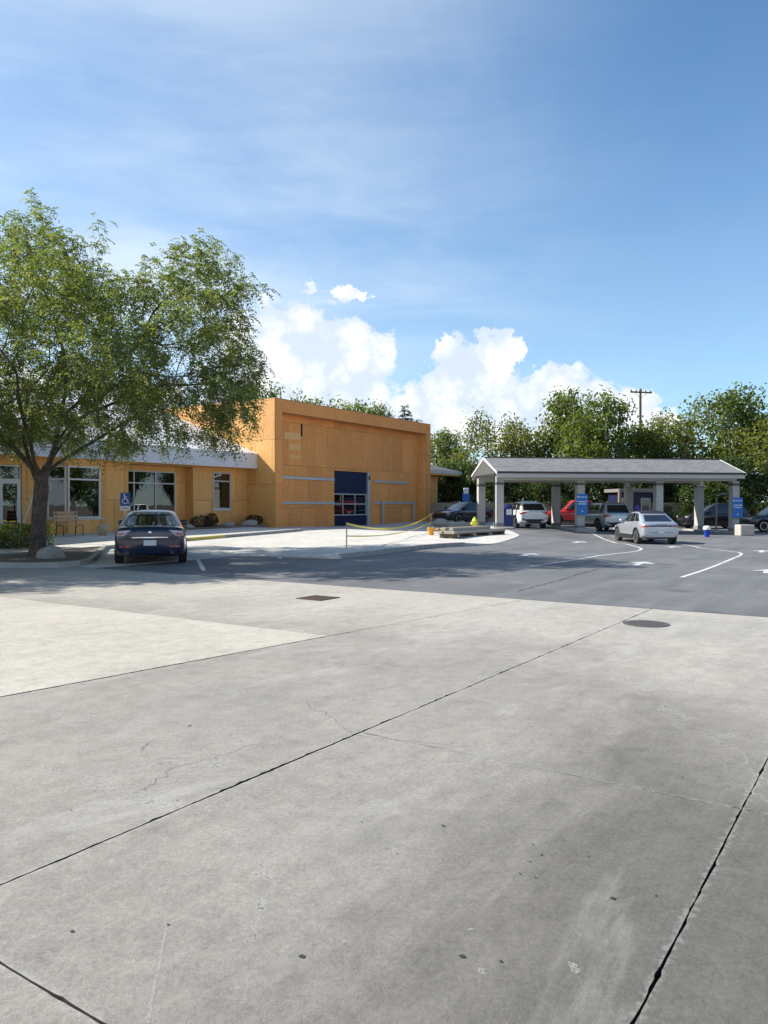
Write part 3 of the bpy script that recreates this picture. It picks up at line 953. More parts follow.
def manhole():
    x, y, _ = at(646, 624)
    rt = empty('manhole_cover', (x, y, 0), 0, 'round dark iron manhole cover on the apron beside the asphalt edge', 'manhole')
    mb = MB(); mb.lathe([(.262, .0005), (.30, .0005), (.30, .009), (.266, .009)], 40); mb.build('ring', IRON, rt, 40)
    mb = MB(); mb.lathe([(.258, .0005), (.258, .007), (.0, .008)], 40)
    for i in range(-5, 6):
        for j in range(-5, 6):
            if i * i + j * j < 27:
                mb.box(i * .045 - .012, i * .045 + .012, j * .045 - .012, j * .045 + .012, .007, .0115)
    mb.build('lid', IRON, rt)
manhole()

# tree island
isl = [(-26, 21.4), (-14, 20.3), (-9.9, 19.55), (-8.9, 19.42), (-8.3, 19.6), (-7.95, 20.1), (-7.95, 20.9), (-8.35, 22.4), (-8.9, 24.2), (-9.5, 26.2), (-9.9, 27.5), (-12, 27.3), (-26, 24.5)]
def offset_poly(poly, d):
    out, n = [], len(poly)
    for i in range(n):
        a, b_, c = poly[i - 1], poly[i], poly[(i + 1) % n]
        d1 = Vector((b_[0] - a[0], b_[1] - a[1])).normalized(); d2 = Vector((c[0] - b_[0], c[1] - b_[1])).normalized()
        nn = (Vector((-d1.y, d1.x)) + Vector((-d2.y, d2.x)))
        nn = nn / max(.5, nn.dot(Vector((-d1.y, d1.x))))
        out.append((b_[0] + nn.x * d, b_[1] + nn.y * d))
    return out
inner = offset_poly(isl, .16)
isle = MB(); isle.add([(x, y, h(x, y) + .09) for x, y in inner], [tuple(range(len(inner)))])
BARKCHIP = P('bark_mulch', (0.20, 0.165, 0.13), .95, var=.6, vs=9, bump=.06, bs=26, dirt=((0.06, .045, .035), 14, .8))
isle = isle.build('tree_island', BARKCHIP, None, kind='structure')
n = len(isl)
for i in range(n - 1):
    mb = MB()
    a, b_, c, d = isl[i], isl[i + 1], inner[i + 1], inner[i]
    q = [(p[0], p[1], h(*p)) for p in (a, b_, c, d)]
    mb.add([(p[0], p[1], p[2] - .1) for p in q] + [(p[0], p[1], p[2] + .14) for p in q], [(3, 2, 1, 0), (4, 5, 6, 7), (0, 1, 5, 4), (1, 2, 6, 5), (2, 3, 7, 6), (3, 0, 4, 7)])
    mb.build('kerb_stone', KERB, isle)

# ================================================================== BUILDING
# local frame: x along the front (away from the street), y back into the building, z up
BROT = math.atan2(EY, EX)
bx, by, _ = em(31.64, -28.26)
B = empty('plywood_building', (bx, by, .30), BROT, 'low commercial building clad in bare orange plywood with a tall box front and office wing', 'building')
def subtract(rect, holes):
    rs = [rect]
    for (a0, a1, b0, b1) in holes:
        nx = []
        for (u0, u1, v0, v1) in rs:
            if a1 <= u0 or a0 >= u1 or b1 <= v0 or b0 >= v1:
                nx.append((u0, u1, v0, v1)); continue
            if a0 > u0: nx.append((u0, a0, v0, v1))
            if a1 < u1: nx.append((a1, u1, v0, v1))
            lo, hi = max(u0, a0), min(u1, a1)
            if b0 > v0: nx.append((lo, hi, v0, b0))
            if b1 < v1: nx.append((lo, hi, b1, v1))
        rs = nx
    return [r for r in rs if r[1] - r[0] > .03 and r[3] - r[2] > .03]
TH, GAP = .014, .014
def frame_M(o, ud):
    """u along ud (2d), n = outward = u rotated -90deg, v = up"""
    u = Vector((ud[0], ud[1], 0)).normalized()
    nrm = Vector((u.y, -u.x, 0))
    return Matrix(((u.x, nrm.x, 0, o[0]), (u.y, nrm.y, 0, o[1]), (0, 0, 1, o[2]), (0, 0, 0, 1)))
def clad(wall, o, ud, width, height, holes=(), sw=1.22, sh=2.44, u_off=0.0, v_off=0.0, stagger=True, thick=.16, osb=None):
    """a wall: solid core with the openings left out, sheathed in separate plywood sheets"""
    M = frame_M(o, ud)
    core = MB()
    for (u0, u1, v0, v1) in subtract((0, width, 0, height), holes):
        core.box(u0, u1, -thick, 0, v0, v1, M=M)
    w = core.build(wall, INTER, B)
    cache = {}
    v = -v_off; row = 0
    while v < height:
        u = -u_off - (sw / 2 if (stagger and row % 2) else 0)
        while u < width:
            r0 = (max(u, 0), min(u + sw, width), max(v, 0), min(v + sh, height))
            if r0[1] - r0[0] > .04 and r0[3] - r0[2] > .04:
                for (a0, a1, b0, b1) in subtract(r0, holes):
                    key = (round(a1 - a0, 3), round(b1 - b0, 3))
                    if key not in cache:
                        mb = MB(); mb.box(GAP / 2, key[0] - GAP / 2, .002, TH, GAP / 2, key[1] - GAP / 2)
                        cache[key] = mb.mesh('plywood_sheet', osb or OSB)
                    s_ = bpy.data.objects.new('plywood_sheet', cache[key])
                    link(s_, w)
                    tw = Matrix.Translation((a0, rnd.uniform(0, .004), b0))
                    s_.matrix_local = M @ tw
            u += sw
        v += sh; row += 1
    return w
TOP, RD, FW = 7.14, .65, 16.8          # parapet height, recess depth, front width
BANDH, PIER = .72, .6
# left flank (faces the street side), tall box
clad('flank_wall', (0, 13, 0), (0, -1), 13, TOP)
# piers and head band of the portal
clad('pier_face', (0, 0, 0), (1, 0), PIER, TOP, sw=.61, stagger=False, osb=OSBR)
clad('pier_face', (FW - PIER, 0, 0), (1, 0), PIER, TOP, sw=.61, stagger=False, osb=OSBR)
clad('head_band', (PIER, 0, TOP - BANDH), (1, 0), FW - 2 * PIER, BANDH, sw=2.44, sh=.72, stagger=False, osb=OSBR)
clad('pier_return', (FW - PIER, RD, 0), (0, -1), RD, TOP - BANDH, sw=.66)
DO0, DO1, DOH = 6.15, 10.05, 3.42
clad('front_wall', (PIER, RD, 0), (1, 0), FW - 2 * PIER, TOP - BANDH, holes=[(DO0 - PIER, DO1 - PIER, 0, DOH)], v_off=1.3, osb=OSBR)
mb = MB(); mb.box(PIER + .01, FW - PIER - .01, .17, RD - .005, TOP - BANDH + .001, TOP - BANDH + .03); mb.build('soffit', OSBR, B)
clad('end_wall', (FW, 0, 0), (0, 1), 13, TOP)
clad('rear_wall', (FW, 13, 0), (-1, 0), FW, TOP)
mb = MB(); mb.box(.2, FW - .2, .2, 12.8, TOP - .35, TOP - .25); mb.build('flat_roof', ROOFW, B)
mb = MB()
for (x0, x1, y0, y1) in ((-.02, FW + .02, -.02, .2), (-.02, .2, .2, 13), (FW - .2, FW + .02, .2, 13)):
    mb.box(x0, x1, y0, y1, TOP + .001, TOP + .03)
mb.build('parapet_cap', WOODN, B)
# pale and dark patches on the front sheets
for (x0, x1, z0, z1) in ((1.5, 2.9, 5.05, 5.45), (1.9, 2.9, 4.45, 4.8), (2.0, 2.85, 3.98, 4.16)):
    mb = MB(); mb.box(x0, x1, RD - .026, RD - .0185, z0, z1)
    mb.build('sheet_patch', P('fresh_ply', (0.80, 0.46, 0.17), .75, var=.3, vs=3), B)
mb = MB(); mb.box(2.95, 3.1, RD - .024, RD - .0185, 5.3, 6.05); mb.build('slot', DARK, B)
# galvanised rails and uprights
for (x0, x1, z) in ((PIER + .02, DO0 - .05, 2.86), (PIER + .02, DO0 - .05, 1.42), (DO1 + .35, 14.8, 2.86), (DO1 + .35, 15.2, 1.45)):
    mb = MB(); x = x0
    while x < x1 - .1:
        e1 = min(x + rnd.uniform(1.8, 3.0), x1)
        mb.box(x, e1 - .02, RD - .11, RD - .02, z - .075 + rnd.uniform(-.01, .01), z + .075, ch=.006)
        x = e1
    mb.build('steel_rail', STEEL, B)
for x in (11.3, 15.25):
    mb = MB(); mb.box(x - .07, x + .07, RD - .25, RD - .12, -.3, 1.56, ch=.006); mb.build('steel_upright', STEEL, B)
# overhead door
door = bpy.data.objects.new('overhead_door', None); link(door, B); door.location = (DO0, RD + .10, 0)
dw = DO1 - DO0 - .28
mb = MB(); mb.box(0.0, dw, 0, .06, .02, .62, ch=.01); mb.build('door_panel', NAVY, door)
mb = MB(); mb.box(0.0, dw, 0, .06, 2.02, DOH, ch=.01)
mb.build('door_panel', NAVY, door)
mb = MB()
for z in (.64, 1.33, 1.95):
    mb.box(0, dw, -.005, .055, z, z + .07)
for x in (0, dw * .28, dw * .64, dw - .07):
    mb.box(x, x + .07, -.002, .052, .711, 1.949)
mb.build('door_grid', ALU, door)
for z0, z1 in ((.711, 1.33), (1.40, 1.949)):
    for x0, x1 in ((.07, dw * .28), (dw * .28 + .07, dw * .64), (dw * .64 + .07, dw - .07)):
        mb = MB(); mb.box(x0, x1, .02, .026, z0, z1); mb.build('pane', CLEAR, door)
mb = MB(); mb.box(DO1 - .28, DO1 - .02, RD - .03, RD + .16, 0, DOH, ch=.01); mb.build('door_jamb', STEEL, B)
mb = MB(); mb.box(DO1 - .2, DO1 - .08, RD - .08, RD - .031, 2.95, 3.2, ch=.01); mb.build('door_lamp', TRIM, B)
mb = MB(); mb.box(DO0 - .4, DO1 + .4, RD + .12, 12.7, -.02, .01); mb.box(.2, FW - .2, 6, 6.1, .01, 5); mb.build('bay_floor', INTER, B)

# office wing
WY, WX0, WH = 2.05, -28.0, 3.62
def ex(e): return e - 31.64
BAY0, BAY1 = ex(20.0), ex(21.65)
holes = [(ex(17.3) - WX0, ex(18.25) - WX0, 0, 2.95), (ex(19.3) - WX0, ex(22.35) - WX0, 0.0, 3.1),
         (ex(23.6) - WX0, ex(27.6) - WX0, 0, 3.25), (ex(29.0) - WX0, ex(30.3) - WX0, 1.08, 3.05)]
clad('wing_wall', (WX0, WY, 0), (1, 0), -WX0, WH, holes=holes, u_off=.4, v_off=.9)
clad('wing_end_wall', (WX0, WY + 13, 0), (0, -1), 13, WH)
def window(name, o, ud, width, z0, z1, transom=None, mull=(), fw=.07, frame_mat=None, blind=None, parent=B):
    M = frame_M(o, ud)
    w = bpy.data.objects.new(name, None); link(w, parent); w.matrix_local = M
    fm = frame_mat or ALU
    mb = MB()
    for (a, b_, c, d) in ((0, width, z0, z0 + fw), (0, width, z1 - fw, z1), (0, fw, z0 + fw, z1 - fw), (width - fw, width, z0 + fw, z1 - fw)):
        mb.box(a, b_, -.06, .05, c, d)
    mb.build('frame', fm, w)
    xs = [fw] + sorted(mull) + [width - fw]
    for x in mull:
        mb = MB(); mb.box(x - fw / 2, x + fw / 2, -.05, .04, z0 + fw, z1 - fw); mb.build('mullion', fm, w)
    zs = [z0 + fw, z1 - fw]
    if transom:
        zs = [z0 + fw, transom, z1 - fw]
        mb = MB()
        for i in range(len(xs) - 1):
            a = xs[i] + (fw / 2 if i else 0); b_ = xs[i + 1] - (fw / 2 if i < len(xs) - 2 else 0)
            mb.box(a, b_, -.045, .035, transom - fw / 2, transom + fw / 2)
        mb.build('transom', fm, w)
    for i in range(len(xs) - 1):
        for j in range(len(zs) - 1):
            a = xs[i] + (fw / 2 if i else 0); b_ = xs[i + 1] - (fw / 2 if i < len(xs) - 2 else 0)
            c = zs[j] + (fw / 2 if j else 0); d = zs[j + 1] - (fw / 2 if j < len(zs) - 2 else 0)
            mb = MB(); mb.box(a, b_, -.008, 0, c, d); mb.build('pane', GLASS, w)
    if blind:
        n_ = int((blind[1] - blind[0]) / .06)
        mb = MB()
        for k in range(n_):
            x = blind[0] + k * .06
            mb.add([(x, -.20, z0 + .1), (x + .05, -.235, z0 + .1), (x + .05, -.235, z1 - .1), (x, -.20, z1 - .1)], [(0, 1, 2, 3)])
        mb.build('blind', P('blind_fabric', (0.34, 0.36, 0.35), .8, var=.12), w)
    return w
# entrance door
d_ = bpy.data.objects.new('entrance_door', None); link(d_, B); d_.location = (ex(17.3), WY + .08, 0)
mb = MB()
for (a, b_, c, d) in ((0, .06, 0, 2.95), (.89, .95, 0, 2.95), (.06, .89, 2.3, 2.38), (.06, .89, 2.89, 2.95), (.06, .16, .03, 2.3), (.79, .89, .03, 2.3), (.16, .79, .03, .28), (.16, .79, 2.18, 2.3)):
    mb.box(a, b_, -.05, .05, c, d)
mb.build('frame', WHITE, d_)
mb = MB(); mb.box(.16, .79, -.01, 0, .28, 2.18); mb.build('pane', GLASS, d_)
mb = MB(); mb.box(.06, .89, -.01, 0, 2.38, 2.89); mb.build('pane', GLASS, d_)
mb = MB(); mb.tube([(.74, -.1, .8), (.74, -.1, 1.5)], .02); mb.build('handle', STEEL, d_)
# angled bay
bd = .55
clad('bay_wall', (ex(19.3), WY - .0, 0), (BAY0 - ex(19.3), -bd), math.hypot(BAY0 - ex(19.3), bd), 3.1, holes=[(.1, math.hypot(BAY0 - ex(19.3), bd) - .06, .72, 3.0)], thick=.08)
clad('bay_wall', (BAY0, WY - bd, 0), (1, 0), BAY1 - BAY0, 3.1, holes=[(.05, BAY1 - BAY0 - .02, .72, 3.0)], thick=.08)
clad('bay_wall', (BAY1, WY - bd, 0), (ex(22.35) - BAY1, bd), math.hypot(ex(22.35) - BAY1, bd), 3.1, thick=.08)
lw = math.hypot(BAY0 - ex(19.3), bd)
window('window', (ex(19.3) + (BAY0 - ex(19.3)) * .1 / lw, WY - bd * .1 / lw, 0), (BAY0 - ex(19.3), -bd), lw - .13, .72, 3.0, 2.42, (), .07, WHITE)
window('window', (BAY0 + .02, WY - bd, 0), (1, 0), BAY1 - BAY0 - .03, .72, 3.0, 2.42, (), .07, WHITE, blind=(.12, 1.5))
mb = MB(); mb.prism([(ex(19.2), WY - .002), (BAY0 - .05, WY - bd - .06), (BAY1 + .05, WY - bd - .06), (ex(22.45), WY - .002)], 3.101, 3.3); mb.build('bay_head', OSB, B)
mb = MB(); mb.prism([(ex(19.25), WY - .02), (BAY0 - .03, WY - bd - .05), (BAY1 + .03, WY - bd - .05), (ex(22.4), WY - .02)], .655, .70); mb.build('bay_sill', WHITE, B)
# recessed shop window
rx0, rx1 = ex(23.6), ex(27.6)
clad('recess_wall', (rx0, WY + .55, 0), (1, 0), rx1 - rx0, 3.25, holes=[(.12, 3.3, .68, 2.98)])
clad('recess_return', (rx1, WY + .55, 0), (0, -1), .55, 3.25, thick=.1)
mb = MB(); mb.box(rx0, rx1, WY + .01, WY + .54, 3.251, 3.28); mb.build('soffit', OSB, B)
window('window', (rx0 + .12, WY + .55, 0), (1, 0), 3.18, .68, 2.98, 2.38, (.62, 1.92), .055)
window('window', (ex(29.0), WY, 0), (1, 0), 1.3, 1.08, 3.05, 2.58, (), .07)
mb = MB(); mb.box(ex(28.95), ex(30.35), WY - .08, WY - .016, 1.0, 1.079); mb.build('window_sill', WHITE, B)
# wing interior
mb = MB(); mb.box(WX0 + .3, -.2, WY + 5.5, WY + 5.6, 0, 3.5); mb.box(WX0 + .3, -.2, WY + .8, WY + 5.5, -.04, -.01); mb.build('room', INTER, B)
mb = MB(); mb.box(WX0 + .3, -.2, WY + .75, WY + 5.5, 3.45, 3.5); mb.build('ceiling', INTER, B)
# eave and roof of the wing
EVY = WY - .75
sl = .38
yr = WY + 6.5
zr = 4.12 + sl * (yr - EVY)
mb = MB(); mb.box(WX0 - .6, -.03, EVY - .03, EVY, 3.32, 4.13); mb.build('fascia', FASCIA, B)
mb = MB(); mb.box(WX0 - .6, -.03, EVY, WY - .016, 3.30, 3.34); mb.build('soffit', OSB, B)
mb = MB()
q = [(EVY - .05, 4.135), (yr, zr), (2 * yr - EVY, 4.135)]
for i in range(2):
    (y0, z0), (y1, z1) = q[i], q[i + 1]
    mb.add([(WX0 - .6, y0, z0), (-.02, y0, z0), (-.02, y1, z1), (WX0 - .6, y1, z1), (WX0 - .6, y0, z0 - .04), (-.02, y0, z0 - .04), (-.02, y1, z1 - .04), (WX0 - .6, y1, z1 - .04)],
           [(0, 1, 2, 3), (7, 6, 5, 4), (0, 4, 5, 1), (1, 5, 6, 2), (2, 6, 7, 3), (3, 7, 4, 0)])
mb.add([(WX0 + .05, EVY + .3, 4.0), (WX0 + .05, yr, zr - .2), (WX0 + .05, 2 * yr - EVY - .3, 4.0)], [(0, 1, 2)])
rf = mb.build('wing_roof', ROOFW, B)
# lapped underlay courses on the slope (each a strip that overlaps the one below)
L_ = math.hypot(yr - EVY, zr - 4.135)
nrow = 7
for i in range(nrow):
    t0, t1 = i / nrow, min(1, (i + 1.06) / nrow)
    y0, z0 = EVY - .05 + (yr - EVY) * t0, 4.135 + (zr - 4.135) * t0
    y1, z1 = EVY - .05 + (yr - EVY) * t1, 4.135 + (zr - 4.135) * t1
    mb = MB(); mb.add([(WX0 - .6, y0, z0 + .012), (-.02, y0, z0 + .012), (-.02, y1, z1 + .006), (WX0 - .6, y1, z1 + .006), (WX0 - .6, y0, z0 + .002), (-.02, y0, z0 + .002)], [(0, 1, 2, 3), (0, 4, 5, 1)])
    mb.build('roof_course', ROOFW, rf)
# low annex beyond the tall box
AX0, AX1, AY = FW + .02, FW + 4.9, 2.2
clad('annex_wall', (AX0, AY, 0), (1, 0), AX1 - AX0, 3.6, thick=.2)
clad('annex_wall', (AX1, AY, 0), (0, 1), 8, 3.6, thick=.2)
x0, x1, y0, y1 = AX0, AX1 + 2.3, AY - .9, AY + 9
mb = MB(); mb.box(x0, x1, y0, y1, 3.62, 3.86); mb.build('annex_eave', OSB, B)
mb = MB(); mb.box(x0, x1 + .04, y0 - .04, y0, 3.75, 3.98); mb.box(x1, x1 + .04, y0, y1, 3.75, 3.98); mb.build('annex_fascia', WHITE, B)
SHG = mat_shingle('grey_shingle', (0.115, 0.118, 0.125), (0.165, 0.168, 0.175))
def uv_quads(mb, name, mat, parent, uvs):
    o = mb.build(name, mat, parent)
    me = o.data
    l = me.uv_layers.new(name='UVMap')
    for p in me.polygons:
        for li in p.loop_indices:
            v = me.vertices[me.loops[li].vertex_index].co
            l.data[li].uv = uvs(v)
    return o
yr2 = (y0 + y1) / 2
mb = MB(); mb.add([(x0, y0 - .05, 3.985), (x1 + .05, y0 - .05, 3.985), (x1 - 3.2, yr2, 5.4), (x0, yr2, 5.4), (x1 + .05, y1, 3.985), (x0, y1, 3.985)], [(0, 1, 2, 3), (1, 4, 2), (4, 5, 3, 2), (0, 1, 4, 5)])
uv_quads(mb, 'annex_roof', SHG, B, lambda v: (v.x, v.y * 1.05))

# ================================================================== CANOPY
CA = math.radians(8.3)
cx, cy = 6.58, 44.0
CZ = 0.10
CN = empty('canopy_shelter', (cx, cy, CZ), CA, 'long open shelter with grey shingled gable roof on square grey posts', 'shelter')
DEP, SP, NP = 3.8, 4.85, 4
EVZ = 3.26
mb = MB(); mb.box(-.215, .215, -.215, .215, -.6, EVZ - .34); post_me = mb.mesh('post', POSTM)
mb = MB(); mb.box(-.23, .23, -.23, .23, 0, .16, ch=.01); band_me = mb.mesh('band', BAND)
mb = MB(); mb.box(-.255, .255, -.255, .255, 0, .32, ch=.02); base_me = mb.mesh('plinth', P('plinth_block', (0.20, .205, .21), .9, var=.25, bump=.008, bs=30))
for i in range(NP):
    for j in range(2):
        p = bpy.data.objects.new('post', post_me); link(p, CN); p.location = (i * SP, j * DEP, 0)
        b_ = bpy.data.objects.new('band', band_me); link(b_, p); b_.location = (0, 0, EVZ - .62)
        b_ = bpy.data.objects.new('plinth', base_me); link(b_, p); b_.location = (0, 0, h(*(CN.matrix_basis @ Vector((i * SP, j * DEP, 0)))[:2]) - CZ + .02)
x0, x1 = -.36, NP * SP - SP + .22
yf, yb, ym = -.78, DEP + .78, DEP / 2
rz = EVZ + 1.06
mb = MB()
for y in (0, DEP):
    mb.box(x0 + .15, x1 - .15, y - .16, y + .16, EVZ - .335, EVZ - .02)
mb.build('beam', BEAM, CN)
mb = MB(); mb.box(x0 + .05, x1 - .05, yf + .06, yb - .06, EVZ - .015, EVZ + .02); mb.build('ceiling', P('canopy_ceiling', (0.42, .40, .37), .8, var=.12), CN)
mb = MB()
for (y0_, y1_) in ((yf, ym), (ym, yb)):
    z0, z1 = (EVZ + .12, rz) if y0_ == yf else (rz, EVZ + .12)
    V = [(x0, y0_, z0), (x1, y0_, z0), (x1, y1_, z1), (x0, y1_, z1)]
    mb.add(V + [(a, b_, c - .09) for a, b_, c in V], [(0, 1, 2, 3), (7, 6, 5, 4), (0, 4, 5, 1), (1, 5, 6, 2), (3, 7, 4, 0), (2, 6, 7, 3)])
SHC = mat_shingle('canopy_shingle', (0.19, 0.19, 0.19), (0.28, 0.278, 0.275))
uv_quads(mb, 'roof', SHC, CN, lambda v: (v.x, v.y * 1.12))
mb = MB(); mb.tube([(x0, ym, rz + .015), (x1, ym, rz + .015)], .045, 6); mb.build('ridge_cap', SHG, CN)
mb = MB(); mb.box(x0, x1, yf - .10, yf - .005, EVZ + .03, EVZ + .14, ch=.02); mb.build('gutter', GUTTER, CN)
mb = MB(); mb.box(x0, x1, yb + .005, yb + .10, EVZ + .03, EVZ + .14, ch=.02); mb.build('gutter', GUTTER, CN)
mb = MB(); mb.box(x0 + .02, x1 - .02, yf - .004, yf + .055, EVZ - .2, EVZ + .029); mb.build('fascia', BEAM, CN)
mb = MB(); mb.box(x0 + .02, x1 - .02, yb - .055, yb + .004, EVZ - .2, EVZ + .029); mb.build('fascia', BEAM, CN)
for x in (x0 - .045, x1 + .003):
    mb = MB()
    for s_ in (-1, 1):
        ye = yf - .08 if s_ < 0 else yb + .08
        V = [(ye, EVZ - .02), (ye, EVZ + .11), (ym, rz + .03), (ym, rz - .12)]
        mb.add([(x, a, b_) for a, b_ in V] + [(x + .042, a, b_) for a, b_ in V], [(0, 1, 2, 3), (7, 6, 5, 4), (0, 4, 5, 1), (1, 5, 6, 2), (2, 6, 7, 3), (3, 7, 4, 0)])
    mb.build('bargeboard', WHITE, CN)
    mb = MB(); mb.add([(x + .02, yf + .3, EVZ + .02), (x + .02, yb - .3, EVZ + .02), (x + .02, ym, rz - .10)], [(0, 1, 2)]); mb.build('gable_shade', P('gable_shade_grey', (0.10, .098, .095), .85, var=.15), CN)  # dark sheet painted as the shade inside the open gable
mb = MB(); mb.tube([(-.36, -.36, EVZ + .03), (-.36, -.36, -.1)], .04, 8); mb.build('downspout', GUTTER, CN)
CNM = Matrix.Translation((cx, cy, CZ)) @ Matrix.Rotation(CA, 4, 'Z')
def cn(x, y):
    v = CNM @ Vector((x, y, 0)); return v.x, v.y, h(v.x, v.y)
for i in range(NP):
    x, y, z = cn(i * SP, DEP / 2)
    mb = MB(); mb.box(-.6, .6, -2.9, 2.9, -.2, .14, ch=.03)
    o = mb.build('vacuum_island', KERB, None, kind='structure'); o.location = (x, y, z); o.rotation_euler = (0, 0, CA)

# ================================================================== VEHICLES
def interp(tab, x):
    if x <= tab[0][0]: return tab[0][1]
    for (a, va), (b_, vb) in zip(tab, tab[1:]):
        if x <= b_:
            return va + (vb - va) * (x - a) / (b_ - a)
    return tab[-1][1]
def evaluated(o):
    dg = bpy.context.evaluated_depsgraph_get()
    me = bpy.data.meshes.new_from_object(o.evaluated_get(dg))
    return me
WHEEL_CACHE = {}
def wheel_meshes(R, w):
    key = (R, w)
    if key in WHEEL_CACHE: return WHEEL_CACHE[key]
    RX = Matrix.Rotation(math.radians(90), 4, 'X')
    ty = MB(); ty.lathe([(R * .66, -w / 2), (R * .93, -w / 2), (R, -w / 2 + .03), (R, w / 2 - .03), (R * .93, w / 2), (R * .66, w / 2)], 28, M=RX)
    rm = MB()
    rm.lathe([(R * .67, -w / 2 + .015), (R * .62, -w / 2 + .02), (R * .60, -w / 2 + .06), (.0, -w / 2 + .09)], 28, mi=1, M=RX)
    rm.lathe([(R * .67, w / 2 - .015), (R * .62, w / 2 - .02), (R * .60, w / 2 - .06), (.0, w / 2 - .09)], 28, mi=1, M=RX)
    for sgn in (-1, 1):
        rm.lathe([(R * .68, sgn * (w / 2 - .02)), (R * .68, sgn * (w / 2 + .003)), (R * .60, sgn * (w / 2 + .003)), (R * .59, sgn * (w / 2 - .03))], 28, M=RX)
        rm.lathe([(.09, sgn * (w / 2 - .07)), (.08, sgn * (w / 2 - .005)), (0.0, sgn * (w / 2 - .002))], 14, M=RX)
        for k in range(5):
            a = 2 * math.pi * k / 5 + .3
            M = Matrix.Rotation(-a, 4, 'Y')
            y0, y1 = sorted((sgn * (w / 2 - .05), sgn * (w / 2 - .004)))
            rm.box(.03, R * .62, y0, y1, -.035, .035, M=M)
    WHEEL_CACHE[key] = (ty.mesh('tyre', TYRE, 35), rm.mesh('rim', [RIM, TRIM], 35))
    return WHEEL_CACHE[key]

